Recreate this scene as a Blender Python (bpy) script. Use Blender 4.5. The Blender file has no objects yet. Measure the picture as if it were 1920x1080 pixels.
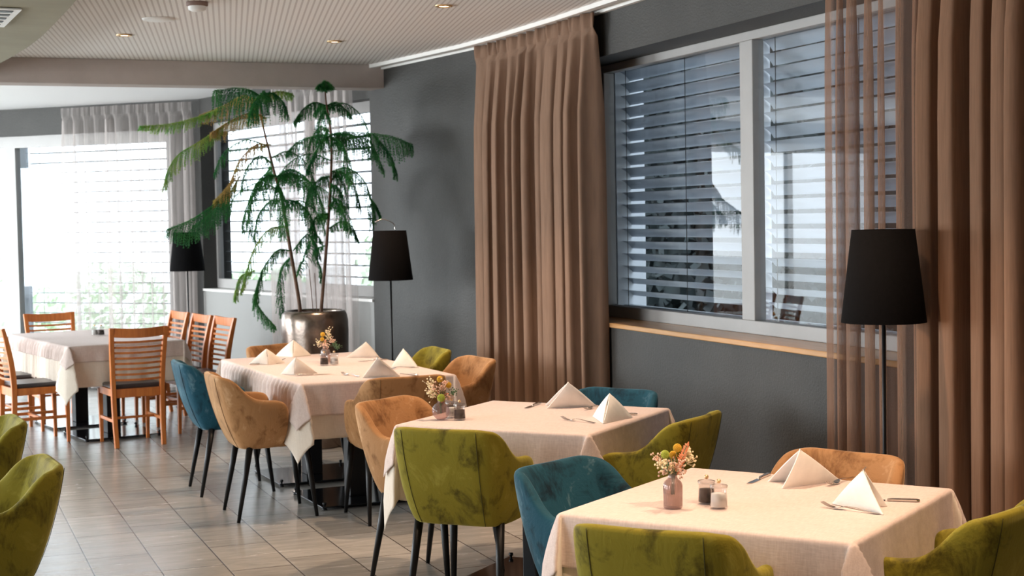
import bpy, bmesh, math, random
import numpy as np
from mathutils import Vector, Matrix, noise as mnoise
PI = math.pi
R = math.radians
random.seed(7)
SC = bpy.context.scene
COL = SC.collection

# ------------------------------------------------------------------ camera
F_PX, CAM_H = 2850.0, 1.66
YAW, PITCH, ROLL = math.atan(1110/2850), math.atan(128/2850), 0.0178
CAMROT = Matrix.Rotation(-YAW, 3, 'Z') @ Matrix.Rotation(PI/2-PITCH, 3, 'X') @ Matrix.Rotation(-ROLL, 3, 'Z')
cd = bpy.data.cameras.new('camera')
cam = bpy.data.objects.new('camera', cd)
COL.objects.link(cam)
cam.location = (0, 0, CAM_H)
cam.rotation_euler = CAMROT.to_euler()
cd.sensor_fit = 'HORIZONTAL'; cd.sensor_width = 36
cd.lens = 36*F_PX/1920
cd.clip_start = .05; cd.clip_end = 200
cd.dof.use_dof = True; cd.dof.focus_distance = 5.6; cd.dof.aperture_fstop = 7.0
SC.camera = cam

def at(px, py, depth):
    """point seen at a pixel, at a distance along the camera axis"""
    v = Vector(((px-960)/F_PX, (540-py)/F_PX, -1))*depth
    return Vector((0, 0, CAM_H)) + CAMROT @ v
def at_z(px, py, z):
    v = CAMROT @ Vector(((px-960)/F_PX, (540-py)/F_PX, -1))
    return Vector((0, 0, CAM_H)) + v*((z-CAM_H)/v.z)

# ------------------------------------------------------------------ world and view
SKY_DIM, SKY_BRIGHT = 2.5, 4.2   # hazy sky, brightest beyond the far windows
w = bpy.data.worlds.new('world'); SC.world = w; w.use_nodes = True
bg = w.node_tree.nodes['Background']
bg.inputs[0].default_value = (.86, .94, 1.0, 1); bg.inputs[1].default_value = 4.6
_t = w.node_tree; _tc = _t.nodes.new('ShaderNodeTexCoord'); _dp = _t.nodes.new('ShaderNodeVectorMath'); _dp.operation = 'DOT_PRODUCT'
_dp.inputs[1].default_value = Vector((-.45, .87, .20)).normalized(); _t.links.new(_tc.outputs['Generated'], _dp.inputs[0])
_mr = _t.nodes.new('ShaderNodeMapRange'); _mr.interpolation_type = 'SMOOTHSTEP'; _mr.inputs['From Min'].default_value = -.25; _mr.inputs['From Max'].default_value = .75
_mr.inputs['To Min'].default_value = SKY_DIM; _mr.inputs['To Max'].default_value = SKY_BRIGHT
_t.links.new(_dp.outputs['Value'], _mr.inputs['Value']); _t.links.new(_mr.outputs[0], bg.inputs[1])
SC.view_settings.view_transform = 'Standard'; SC.view_settings.look = 'None'
SC.view_settings.gamma = 1; SC.view_settings.exposure = 0.5
SC.cycles.max_bounces = 8; SC.cycles.transparent_max_bounces = 24
SC.cycles.caustics_reflective = False; SC.cycles.caustics_refractive = False
SC.cycles.sample_clamp_indirect = 6

def area(name, loc, direction, sx, sy, energy, color=(1, 1, 1), portal=False):
    l = bpy.data.lights.new(name, 'AREA'); l.shape = 'RECTANGLE'; l.size = sx; l.size_y = sy
    l.energy = energy; l.color = color
    if portal: l.cycles.is_portal = True
    o = bpy.data.objects.new(name, l); COL.objects.link(o); o.location = loc
    o.rotation_euler = Vector(direction).to_track_quat('-Z', 'Y').to_euler()
    return o
def spot(name, loc, target, energy, angle=62, blend=.5, color=(1, .70, .43), radius=.03):
    l = bpy.data.lights.new(name, 'SPOT'); l.energy = energy; l.color = color
    l.spot_size = R(angle); l.spot_blend = blend; l.shadow_soft_size = radius
    o = bpy.data.objects.new(name, l); COL.objects.link(o); o.location = loc
    o.rotation_euler = (Vector(target)-Vector(loc)).to_track_quat('-Z', 'Y').to_euler()
    return o
WARM = (1, .70, .48)
# sky portals at the windows, and fill lamps added outside the unseen left wall
area('window_portal', (1.50, 16.35, 1.45), (-.69, -.72, -.0), 2.9, 2.6, 1, portal=True)
area('window_portal', (3.25, 13.55, 1.85), (-.97, -.24, 0), 3.4, 1.6, 1, portal=True)
area('window_portal', (4.18, 7.1, 1.8), (-1, 0, 0), 3.6, 1.6, 1, portal=True)
area('fill_left', (-5.6, 7.0, 1.9), (1, 0, -.15), 6.0, 2.2, 250, (.92, .97, 1))
area('fill_left_far', (-5.6, 14.3, 1.9), (1, 0, -.10), 4.2, 2.2, 620, (.90, .96, 1))  # added to brighten the far room
area('window_portal', (-2.0, 17.95, 1.35), (-.2, -1, 0), 5.2, 2.6, 1, portal=True)
# the warm recessed spots of the ceiling
for i, (x, y, tx, ty, e) in enumerate([(2.86, 8.35, 2.55, 8.6, 150), (2.69, 10.16, 2.5, 9.7, 120), (1.28, 10.12, 1.3, 10.0, 22),
                                       (2.75, 6.5, 2.6, 6.4, 170), (2.75, 4.7, 2.6, 4.4, 142), (2.70, 3.0, 2.4, 3.6, 150),
                                       (1.25, 8.3, 1.4, 8.3, 18), (1.25, 6.5, 1.5, 6.3, 70), (1.2, 4.7, 1.1, 4.9, 60),
                                       (.2, 5.2, .3, 5.6, 28), (1.2, 3.0, 1.6, 3.4, 80)]):
    spot('ceiling_spot_lamp', (x, y, 2.862), (tx, ty, 0), e*.86, 80, .65, WARM)

# ------------------------------------------------------------------ materials
def mat(name, color=(.8, .8, .8), rough=.6, metal=0, **kw):
    m = bpy.data.materials.new(name); m.use_nodes = True
    b = m.node_tree.nodes['Principled BSDF']
    b.inputs['Base Color'].default_value = (*color, 1)
    b.inputs['Roughness'].default_value = rough; b.inputs['Metallic'].default_value = metal
    for k, v in kw.items(): b.inputs[k.replace('_', ' ')].default_value = v
    return m
def nt(m):
    t = m.node_tree; return t, t.nodes, t.links, t.nodes['Principled BSDF']
def N(t, kind, **kw):
    n = t.nodes.new(kind)
    for k, v in kw.items(): setattr(n, k, v)
    return n
def coords(t, scale=(1, 1, 1), kind='Object', rot=(0, 0, 0)):
    tc = N(t, 'ShaderNodeTexCoord'); mp = N(t, 'ShaderNodeMapping')
    mp.inputs['Scale'].default_value = scale; mp.inputs['Rotation'].default_value = rot
    t.links.new(tc.outputs[kind], mp.inputs[0]); return mp.outputs[0]
def ramp(t, src, stops):
    r = N(t, 'ShaderNodeValToRGB'); t.links.new(src, r.inputs[0]); e = r.color_ramp.elements
    while len(e) < len(stops): e.new(.5)
    for el, (p, c) in zip(e, stops): el.position = p; el.color = (*c, 1)
    return r.outputs[0]
def noisy(t, vec, scale, detail=4, rough=.6, dist=0):
    n = N(t, 'ShaderNodeTexNoise'); n.inputs['Scale'].default_value = scale; n.inputs['Detail'].default_value = detail
    n.inputs['Roughness'].default_value = rough; n.inputs['Distortion'].default_value = dist
    t.links.new(vec, n.inputs['Vector']); return n.outputs[0]
def bump(t, b, h, strength=.3, dist=.01):
    n = N(t, 'ShaderNodeBump'); n.inputs['Strength'].default_value = strength; n.inputs['Distance'].default_value = dist
    t.links.new(h, n.inputs['Height']); t.links.new(n.outputs[0], b.inputs['Normal'])
def mottled(name, c1, c2, scale=6, rough=.6, metal=0, bscale=60, bstr=.15, lo=.35, hi=.65, bd=.01, vs=(1, 1, 1), **kw):
    m = mat(name, c1, rough, metal, **kw); t, n, l, b = nt(m); v = coords(t, vs)
    l.new(ramp(t, noisy(t, v, scale), [(lo, c1), (hi, c2)]), b.inputs['Base Color'])
    if bstr: bump(t, b, noisy(t, v, bscale, 3), bstr, bd)
    return m
def velvet(name, dark, mid, light):
    m = mat(name, mid, .72, 0); t, n, l, b = nt(m)
    v = coords(t, (1, 1, .75))
    big = noisy(t, v, 8.5, 6, .66, .5)
    c = ramp(t, big, [(.33, dark), (.48, mid), (.58, mid), (.74, light)])
    l.new(c, b.inputs['Base Color'])
    b.inputs['Sheen Weight'].default_value = .55; b.inputs['Sheen Roughness'].default_value = .35
    b.inputs['Sheen Tint'].default_value = (*[min(1, x*1.6+.12) for x in light], 1)
    b.inputs['Specular IOR Level'].default_value = .15
    bump(t, b, noisy(t, v, 9, 5, .7, .8), .35, .015)
    return m
def cloth_mat(name, c1, c2):
    m = mat(name, c1, .85); t, n, l, b = nt(m); v = coords(t)
    wv = N(t, 'ShaderNodeTexNoise'); wv.inputs['Scale'].default_value = 1.0; wv.inputs['Detail'].default_value = 3
    mp = coords(t, (220, 30, 30)); l.new(mp, wv.inputs['Vector'])
    mp2 = coords(t, (30, 220, 220)); w2 = noisy(t, mp2, 1.0, 3)
    mx = N(t, 'ShaderNodeMath', operation='ADD'); l.new(wv.outputs[0], mx.inputs[0]); l.new(w2, mx.inputs[1])
    l.new(ramp(t, mx.outputs[0], [(.30, c2), (.75, c1)]), b.inputs['Base Color'])
    ml = N(t, 'ShaderNodeMath', operation='MULTIPLY'); ml.inputs[1].default_value = .5; l.new(mx.outputs[0], ml.inputs[0])
    mx.use_clamp = False
    r = ramp(t, ml.outputs[0], [(.35, c2), (.65, c1)]); l.new(r, b.inputs['Base Color'])
    bump(t, b, ml.outputs[0], .25, .003)
    b.inputs['Sheen Weight'].default_value = .1
    return m
def sheer(name, color, transp, translucent=.45, vscale=(60, 60, 2)):
    """a thin woven fabric: diffuse + translucent, with the holes of the weave let through"""
    m = bpy.data.materials.new(name); m.use_nodes = True; t = m.node_tree; t.nodes.clear()
    out = N(t, 'ShaderNodeOutputMaterial'); tr = N(t, 'ShaderNodeBsdfTransparent')
    df = N(t, 'ShaderNodeBsdfDiffuse'); tl = N(t, 'ShaderNodeBsdfTranslucent')
    m1 = N(t, 'ShaderNodeMixShader'); m2 = N(t, 'ShaderNodeMixShader')
    v = coords(t, vscale); nz = noisy(t, v, 1.0, 3)
    c = ramp(t, nz, [(.3, tuple(x*.80 for x in color)), (.7, color)])
    t.links.new(c, df.inputs[0]); t.links.new(c, tl.inputs[0])
    m1.inputs[0].default_value = translucent; t.links.new(df.outputs[0], m1.inputs[1]); t.links.new(tl.outputs[0], m1.inputs[2])
    if transp > 0:
        lw = N(t, 'ShaderNodeLayerWeight'); lw.inputs[0].default_value = .35
        mr = N(t, 'ShaderNodeMapRange'); mr.inputs['To Min'].default_value = transp; mr.inputs['To Max'].default_value = transp*.12
        t.links.new(lw.outputs['Facing'], mr.inputs['Value']); t.links.new(mr.outputs[0], m2.inputs[0])
    else: m2.inputs[0].default_value = 0
    t.links.new(m1.outputs[0], m2.inputs[1]); t.links.new(tr.outputs[0], m2.inputs[2])
    t.links.new(m2.outputs[0], out.inputs[0]); return m
def front_fresnel(t, ior):
    ge = N(t, 'ShaderNodeNewGeometry'); fr = N(t, 'ShaderNodeFresnel'); fr.inputs[0].default_value = ior
    iv = N(t, 'ShaderNodeMath', operation='SUBTRACT'); iv.inputs[0].default_value = 1; t.links.new(ge.outputs['Backfacing'], iv.inputs[1])
    mu = N(t, 'ShaderNodeMath', operation='MULTIPLY'); t.links.new(fr.outputs[0], mu.inputs[0]); t.links.new(iv.outputs[0], mu.inputs[1])
    return mu.outputs[0]
def pane_glass(name, refl=1.0, tint=(.96, .98, 1)):
    m = bpy.data.materials.new(name); m.use_nodes = True; t = m.node_tree; t.nodes.clear()
    out = N(t, 'ShaderNodeOutputMaterial'); tr = N(t, 'ShaderNodeBsdfTransparent'); gl = N(t, 'ShaderNodeBsdfGlossy')
    tr.inputs[0].default_value = (*tint, 1); gl.inputs['Roughness'].default_value = .01
    fr = front_fresnel(t, 1.5)
    mm = N(t, 'ShaderNodeMath', operation='MULTIPLY'); mm.inputs[1].default_value = refl; mm.use_clamp = True
    mx = N(t, 'ShaderNodeMixShader'); t.links.new(fr, mm.inputs[0]); t.links.new(mm.outputs[0], mx.inputs[0])
    t.links.new(tr.outputs[0], mx.inputs[1]); t.links.new(gl.outputs[0], mx.inputs[2]); t.links.new(mx.outputs[0], out.inputs[0])
    return m
def emit(name, color, s):
    m = mat(name, color, .5); b = m.node_tree.nodes['Principled BSDF']
    b.inputs['Emission Color'].default_value = (*color, 1); b.inputs['Emission Strength'].default_value = s; return m

M = {}
M['olive'] = velvet('olive_velvet', (.060, .048, .006), (.225, .19, .020), (.34, .30, .05))
M['gold'] = velvet('golden_beige_velvet', (.16, .070, .024), (.37, .19, .08), (.60, .37, .20))
M['teal'] = velvet('teal_velvet', (.003, .014, .024), (.010, .060, .092), (.11, .20, .24))
for k_, c_ in (('olive', (.05, .045, .006)), ('gold', (.17, .08, .03)), ('teal', (.003, .02, .03))): M[k_+'_seam'] = mat(k_+'_piping', c_, .9)
M['black_wood'] = mat('black_lacquered_wood', (.006, .0055, .0055), .4, Specular_IOR_Level=.25)
M['black_metal'] = mat('black_powder_metal', (.008, .008, .009), .45, 0, Specular_IOR_Level=.3)
M['plate'] = mat('polished_black_plate', (.05, .055, .065), .12, .9)
M['table_wood'] = mat('dark_table_wood', (.06, .035, .02), .5)
M['cloth'] = cloth_mat('rose_cream_linen', (.72, .60, .55), (.59, .475, .43))
M['under'] = cloth_mat('cream_under_linen', (.80, .71, .61), (.72, .63, .53))
M['napkin'] = mottled('white_napkin_linen', (.86, .80, .72), (.80, .73, .64), 20, .8, 0, 300, .15, bd=.002)
M['napkin_w'] = mottled('bright_napkin_linen', (.90, .88, .84), (.84, .82, .78), 20, .8, 0, 300, .15, bd=.002)
M['steel'] = mat('cutlery_steel', (.62, .58, .54), .18, 1)
M['wood'] = mottled('orange_stained_beech', (.62, .20, .045), (.48, .13, .028), 3, .33, 0, 40, .05, vs=(14, 14, 1.2))
M['leather'] = mat('dark_brown_leather', (.045, .035, .035), .35)
M['shade'] = mottled('black_lamp_fabric', (.002, .0018, .002), (.0032, .0028, .0032), 80, .9, 0, 400, .2, bd=.002, Specular_IOR_Level=.1)
M['shade_in'] = mat('lamp_lining', (.35, .33, .31), .8)
M['curtain'] = sheer('taupe_heavy_curtain', (.29, .185, .13), 0, .10, (40, 40, 4))
M['sheer_thin'] = sheer('thin_brown_sheer_curtain', (.40, .235, .16), .56, .25, (160, 160, 6))
M['sheer_brown'] = sheer('brown_sheer_curtain', (.34, .195, .125), .22, .14, (160, 160, 6))
M['sheer_pale'] = sheer('pale_sheer_curtain', (.80, .73, .70), .60, .68, (60, 60, 4))
M['glass_pane'] = pane_glass('window_glass', 1.7)
M['glass_far'] = pane_glass('window_glass_clear', 1.0)
M['frame'] = mottled('grey_painted_frame', (.42, .41, .40), (.38, .37, .36), 3, .45, 0, 50, 0)
M['jamb_shade'] = mat('shaded_jamb', (.04, .04, .045), .5)
M['slat'] = mat('aluminium_slat', (.44, .49, .55), .38, .3)
M['slat_pale'] = mat('pale_slat', (.12, .14, .15), .5, .1)
M['rail'] = mat('white_guide_rail', (.72, .78, .85), .4)
M['sill'] = mottled('varnished_wood_sill', (.58, .33, .15), (.50, .27, .11), 3, .25, 0, 40, .04, vs=(20, 1.5, 20))
M['white'] = mat('white_paint', (.82, .82, .80), .6)
M['trim_white'] = mat('white_trim_paint', (.88, .87, .84), .45)
M['beam'] = mottled('beam_plaster', (.47, .40, .365), (.43, .365, .33), 5, .85, 0, 80, .1)
M['soffit'] = mottled('olive_beige_plaster', (.34, .32, .23), (.30, .28, .20), 3, .8, 0, 80, .1)
M['far_ceiling'] = mat('white_ceiling_paint', (.88, .88, .88), .8)
M['soil'] = mottled('potting_soil', (.03, .02, .012), (.07, .045, .03), 60, .95)
M['bark'] = mottled('plant_bark', (.10, .055, .035), (.19, .10, .06), 40, .8, vs=(1, 1, .3))
M['needle'] = mottled('green_needles', (.012, .15, .045), (.06, .30, .06), 9, .55, 0, 60, 0)
M['needle_lit'] = mottled('lit_green_needles', (.16, .42, .08), (.42, .50, .10), 9, .55, 0, 60, 0)  # fronds in the light: the light is put into the colour
M['needle_yellow'] = mottled('yellowish_needles', (.48, .42, .08), (.60, .38, .16), 9, .6, 0, 60, 0)  # needles in a yellow to tan mix
for k in ('needle', 'needle_lit', 'needle_yellow'):
    t = M[k].node_tree; b_ = t.nodes['Principled BSDF']; out = [q for q in t.nodes if q.type == 'OUTPUT_MATERIAL'][0]
    tl = N(t, 'ShaderNodeBsdfTranslucent'); mx = N(t, 'ShaderNodeMixShader'); mx.inputs[0].default_value = .5
    t.links.new(b_.inputs['Base Color'].links[0].from_socket, tl.inputs[0]); t.links.new(b_.outputs[0], mx.inputs[1])
    t.links.new(tl.outputs[0], mx.inputs[2]); t.links.new(mx.outputs[0], out.inputs[0])
M['planter'] = mottled('bronze_metal_planter', (.32, .26, .22), (.20, .155, .13), 4, .26, .92, 12, .12, .4, .6, .02)
M['ring'] = mat('brass_ring', (.80, .55, .30), .3, .8)
M['bulb'] = emit('lit_downlight', (1, .80, .52), 7)
M['plastic'] = mat('white_plastic', (.90, .90, .88), .4)
M['grille'] = mat('dark_speaker_grille', (.25, .16, .13), .6)
M['pepper'] = mottled('ground_pepper', (.022, .012, .010), (.045, .028, .02), 200, .8)
M['salt'] = mat('salt', (.88, .88, .86), .7)
M['clear'] = pane_glass('clear_glass', 1.5, (.93, .93, .93))
M['rose_glass'] = None
def tinted_glass(name, color, a=.55):
    m = bpy.data.materials.new(name); m.use_nodes = True; t = m.node_tree; t.nodes.clear()
    out = N(t, 'ShaderNodeOutputMaterial'); tr = N(t, 'ShaderNodeBsdfTransparent'); gl = N(t, 'ShaderNodeBsdfGlossy')
    df = N(t, 'ShaderNodeBsdfDiffuse'); df.inputs[0].default_value = (*color, 1)
    tr.inputs[0].default_value = (*color, 1); gl.inputs['Roughness'].default_value = .06
    fr = front_fresnel(t, 1.6)
    m0 = N(t, 'ShaderNodeMixShader'); m0.inputs[0].default_value = 1-a
    mx = N(t, 'ShaderNodeMixShader'); t.links.new(fr, mx.inputs[0])
    t.links.new(tr.outputs[0], m0.inputs[1]); t.links.new(df.outputs[0], m0.inputs[2])
    t.links.new(m0.outputs[0], mx.inputs[1]); t.links.new(gl.outputs[0], mx.inputs[2]); t.links.new(mx.outputs[0], out.inputs[0])
    return m
M['rose_glass'] = tinted_glass('rose_brown_glass', (.76, .66, .63), .86)
M['smoke_glass'] = tinted_glass('smoky_rose_glass', (.72, .60, .58), .85)
M['f_yellow'] = mottled('yellow_flower_ball', (.85, .55, .06), (.70, .40, .03), 60, .8, 0, 200, .6, bd=.004)
M['f_lime'] = mottled('lime_flower', (.52, .58, .10), (.38, .46, .06), 60, .8, 0, 200, .6, bd=.004)
M['f_orange'] = mottled('coral_leaf', (.85, .28, .12), (.78, .40, .24), 60, .7, 0, 100, 0)
M['f_pink'] = mat('pale_pink_blossom', (.82, .55, .42), .7)
M['f_cream'] = mat('cream_blossom', (.88, .74, .48), .7)
M['f_stem'] = mat('green_stem', (.08, .16, .07), .6)
M['leaf_out'] = mottled('garden_foliage', (.50, .62, .42), (.68, .76, .58), 3, .7)
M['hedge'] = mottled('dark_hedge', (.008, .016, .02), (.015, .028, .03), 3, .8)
M['ground_out'] = mat('pale_terrace', (.60, .60, .58), .8)

# dark textured wall paint
m = mat('anthracite_plaster', (.07, .075, .075), .55); t, n, l, b = nt(m); v = coords(t)
l.new(ramp(t, noisy(t, v, 2.0, 4), [(.3, (.031, .030, .027)), (.7, (.047, .045, .041))]), b.inputs['Base Color'])
bump(t, b, noisy(t, v, 70, 5, .7), .6, .008); M['wall'] = m
m = mat('lit_wall_plaster', (.30, .30, .29), .7); t, n, l, b = nt(m); v = coords(t)  # bay wall below the window: strong light on the plaster painted as paler colour
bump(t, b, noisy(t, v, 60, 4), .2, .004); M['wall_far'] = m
# slate tile floor, 0.305 x 0.58 m tiles running along Y
m = mat('slate_tile_floor', (.3, .28, .26), .35); t, n, l, b = nt(m)
br = N(t, 'ShaderNodeTexBrick'); br.offset = .27; br.offset_frequency = 2; br.squash = 1
mp = coords(t, (1, 1, 1), 'Object', (0, 0, PI/2)); mp.node.inputs['Location'].default_value = (.27, .185, 0)
l.new(mp, br.inputs['Vector']); br.inputs['Scale'].default_value = 1
br.inputs['Brick Width'].default_value = .58; br.inputs['Row Height'].default_value = .305
br.inputs['Mortar Size'].default_value = .0035; br.inputs['Mortar Smooth'].default_value = .1
br.inputs['Color1'].default_value = (.41, .395, .37, 1); br.inputs['Color2'].default_value = (.32, .305, .28, 1)
br.inputs['Mortar'].default_value = (.05, .045, .042, 1); br.inputs['Bias'].default_value = 0
vs = coords(t, (1.2, 7, 1)); nz = noisy(t, vs, 2.2, 8, .68, 1.0)
vv = ramp(t, nz, [(.30, (.70, .70, .70)), (.70, (1.12, 1.11, 1.09))])
mx = N(t, 'ShaderNodeMix', data_type='RGBA', blend_type='MULTIPLY'); mx.inputs[0].default_value = 1
l.new(br.outputs[0], mx.inputs[6]); l.new(vv, mx.inputs[7]); l.new(mx.outputs[2], b.inputs['Base Color'])
rr = N(t, 'ShaderNodeMapRange'); rr.inputs['To Min'].default_value = .17; rr.inputs['To Max'].default_value = .33
l.new(nz, rr.inputs[0]); l.new(rr.outputs[0], b.inputs['Roughness'])
bm1 = N(t, 'ShaderNodeBump'); bm1.inputs['Strength'].default_value = .03; bm1.inputs['Distance'].default_value = .008; l.new(nz, bm1.inputs['Height'])
bm2 = N(t, 'ShaderNodeBump'); bm2.invert = True; bm2.inputs['Strength'].default_value = .6; bm2.inputs['Distance'].default_value = .002
l.new(br.outputs[1], bm2.inputs['Height']); l.new(bm1.outputs[0], bm2.inputs['Normal']); l.new(bm2.outputs[0], b.inputs['Normal'])
b.inputs['Specular IOR Level'].default_value = .9
M['floor'] = m
# perforated acoustic ceiling: fine parallel grooves
m = mat('grooved_acoustic_ceiling', (.8, .78, .75), .8); t, n, l, b = nt(m)
mp = coords(t, (1, 1, 1), 'Object', (0, 0, R(10.8)))
sx = N(t, 'ShaderNodeSeparateXYZ'); l.new(mp, sx.inputs[0])
def stripes(src, period, width):
    a = N(t, 'ShaderNodeMath', operation='DIVIDE'); l.new(src, a.inputs[0]); a.inputs[1].default_value = period
    f = N(t, 'ShaderNodeMath', operation='FRACT'); l.new(a.outputs[0], f.inputs[0])
    c = N(t, 'ShaderNodeMath', operation='LESS_THAN'); l.new(f.outputs[0], c.inputs[0]); c.inputs[1].default_value = width
    return c.outputs[0]
s1 = stripes(sx.outputs[0], .033, .34)
ss = N(t, 'ShaderNodeMix', data_type='RGBA'); l.new(s1, ss.inputs[0])
ss.inputs[6].default_value = (.86, .84, .81, 1); ss.inputs[7].default_value = (.62, .58, .55, 1)
l.new(ss.outputs[2], b.inputs['Base Color']); M['ceiling'] = m

# ------------------------------------------------------------------ helpers
def link(name, me, m=None, parent=None):
    o = bpy.data.objects.new(name, me); COL.objects.link(o)
    if m is not None and len(me.materials) == 0: me.materials.append(m)
    if parent is not None: o.parent = parent
    return o
def build(name, verts, faces, m=None, parent=None, smooth=False):
    me = bpy.data.meshes.new(name); me.from_pydata([tuple(v) for v in verts], [], faces); me.update()
    if smooth: me.polygons.foreach_set('use_smooth', [True]*len(me.polygons))
    return link(name, me, m, parent)
def empty(name, loc=(0, 0, 0), rz=0):
    o = bpy.data.objects.new(name, None); COL.objects.link(o); o.location = loc; o.rotation_euler = (0, 0, rz); return o
def tag(o, label=None, cat=None, group=None, kind=None):
    for k, v in (('label', label), ('category', cat), ('group', group), ('kind', kind)):
        if v: o[k] = v
    return o
def struct(o): o['kind'] = 'structure'; return o
def copy_tree(o, parent=None):
    c = o.copy(); COL.objects.link(c)
    if parent is not None: c.parent = parent
    for ch in list(o.children): copy_tree(ch, c)
    return c
class MB:
    """collects shapes, then links them as ONE mesh object"""
    def __init__(s): s.v = []; s.f = []
    def add(s, vs, fs):
        k = len(s.v); s.v += [tuple(v) for v in vs]; s.f += [tuple(i+k for i in f) for f in fs]; return s
    def box(s, x0, x1, y0, y1, z0, z1):
        return s.add([(x, y, z) for z in (z0, z1) for y in (y0, y1) for x in (x0, x1)],
                     [(0, 2, 3, 1), (4, 5, 7, 6), (0, 1, 5, 4), (2, 6, 7, 3), (0, 4, 6, 2), (1, 3, 7, 5)])
    def prism(s, poly, z0, z1):
        k = len(poly)
        return s.add([(x, y, z0) for x, y in poly]+[(x, y, z1) for x, y in poly],
                     [tuple(range(k-1, -1, -1)), tuple(range(k, 2*k))]+[(i, (i+1) % k, k+(i+1) % k, k+i) for i in range(k)])
    def slab(s, a, b, z0, z1, th, side=1):
        """upright wall piece from a to b (2D), thickness to the outside"""
        a = Vector(a); b = Vector(b); d = (b-a).normalized(); nn = Vector((d.y, -d.x))*th*side
        p = [a, b, b+nn, a+nn]
        if side < 0: p = p[::-1]
        return s.prism([tuple(q) for q in p], z0, z1)
    def tube(s, pts, r, n=8, cap=True):
        pts = [Vector(p) for p in pts]; rs = r if isinstance(r, (list, tuple)) else [r]*len(pts)
        vs = []; up = Vector((0, 0, 1)); prev = None
        for i, p in enumerate(pts):
            d = (pts[min(i+1, len(pts)-1)]-pts[max(i-1, 0)]).normalized()
            if prev is None: a = d.cross(up if abs(d.z) < .9 else Vector((1, 0, 0))).normalized()
            else: a = (prev-d*prev.dot(d)).normalized()
            prev = a; b2 = d.cross(a)
            for k in range(n):
                an = 2*PI*k/n; vs.append(p+(a*math.cos(an)+b2*math.sin(an))*rs[i])
        fs = [(i*n+k, i*n+(k+1) % n, (i+1)*n+(k+1) % n, (i+1)*n+k) for i in range(len(pts)-1) for k in range(n)]
        if cap: fs += [tuple(range(n-1, -1, -1)), tuple(range((len(pts)-1)*n, len(pts)*n))]
        return s.add(vs, fs)
    def bar(s, pts, wx, wz, side=(1, 0, 0)):
        """rectangular section swept along pts; wx along `side`, wz across"""
        pts = [Vector(p) for p in pts]; sd = Vector(side).normalized(); vs = []
        W = wx if isinstance(wx, list) else [wx]*len(pts); Z = wz if isinstance(wz, list) else [wz]*len(pts)
        for i, p in enumerate(pts):
            d = (pts[min(i+1, len(pts)-1)]-pts[max(i-1, 0)]).normalized(); b2 = d.cross(sd).normalized()
            for a, c in ((-1, -1), (1, -1), (1, 1), (-1, 1)): vs.append(p+sd*a*W[i]/2+b2*c*Z[i]/2)
        fs = [(i*4+k, i*4+(k+1) % 4, (i+1)*4+(k+1) % 4, (i+1)*4+k) for i in range(len(pts)-1) for k in range(4)]
        e = (len(pts)-1)*4
        return s.add(vs, fs+[(3, 2, 1, 0), (e, e+1, e+2, e+3)])
    def lathe(s, prof, n=32, c=(0, 0, 0), rfun=None):
        vs = []; 
        for r, z in prof:
            for k in range(n):
                an = 2*PI*k/n; q = r*(rfun(k, n) if rfun else 1)
                vs.append((c[0]+q*math.cos(an), c[1]+q*math.sin(an), c[2]+z))
        fs = [(i*n+k, i*n+(k+1) % n, (i+1)*n+(k+1) % n, (i+1)*n+k) for i in range(len(prof)-1) for k in range(n)]
        return s.add(vs, fs)
    def ball(s, c, r, n=8, m_=6, sq=1):
        prof = [(max(r*math.sin(PI*i/m_), 1e-4), -r*math.cos(PI*i/m_)*sq) for i in range(m_+1)]
        return s.lathe(prof, n, c)
    def grid(s, f, nu, nv, close_u=False):
        vs = [f(i/(nu if close_u else nu-1), j/(nv-1)) for j in range(nv) for i in range(nu)]
        e = nu if close_u else nu-1
        return s.add(vs, [(j*nu+i, j*nu+(i+1) % nu, (j+1)*nu+(i+1) % nu, (j+1)*nu+i) for j in range(nv-1) for i in range(e)])
    def build(s, name, m=None, parent=None, smooth=False, bevel=0, seg=2, loc=None, autosmooth=None):
        o = build(name, s.v, s.f, m, parent, smooth)
        if loc: 
            o.location = loc
        if bevel:
            bv = o.modifiers.new('bevel', 'BEVEL'); bv.width = bevel; bv.segments = seg; bv.limit_method = 'ANGLE'; bv.angle_limit = R(40)
        return o
def sstep(a, b, x):
    x = min(1, max(0, (x-a)/(b-a))); return x*x*(3-2*x)
def interp(pts, x):
    if x <= pts[0][0]: return pts[0][1]
    for (a, u), (b, v) in zip(pts, pts[1:]):
        if x <= b: return u+(v-u)*(x-a)/(b-a)
    return pts[-1][1]
def catmull(P, n=6):
    P = [Vector(p) for p in P]; out = []
    Q = [P[0]*2-P[1]]+P+[P[-1]*2-P[-2]]
    for i in range(1, len(Q)-2):
        a, b, c, d = Q[i-1:i+3]
        for k in range(n):
            u = k/n; out.append(.5*((2*b)+(c-a)*u+(2*a-5*b+4*c-d)*u*u+(-a+3*b-3*c+d)*u**3))
    out.append(P[-1]); return out

# ------------------------------------------------------------------ the room
WX = 3.80            # inner face of the window wall
B0 = (3.80, 9.45)    # where it starts to bend
B1 = (3.42, 11.87)   # corner of the bent piece and the bay
B2 = (2.606, 15.09)  # corner of the bay and the far wall
B3 = (.50, 17.114)
B4 = (-5.0, 18.2)
CZ = 2.90
struct(MB().box(-5.3, 5.0, -2.2, 19, -.1, 0).build('floor', M['floor']))
struct(MB().prism([(-5.2, -2.2), (4.2, -2.2), (4.2, 9.45), (3.95, 11.72), (-5.2, 11.72)], CZ, CZ+.12).build('ceiling', M['ceiling']))
struct(MB().prism([(-5.2, 11.72), (3.95, 11.72), (3.6, 12.2), (2.85, 15.3), (.6, 17.4), (-5.2, 18.5)], CZ, CZ+.12).build('ceiling_far_room', M['far_ceiling']))
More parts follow.
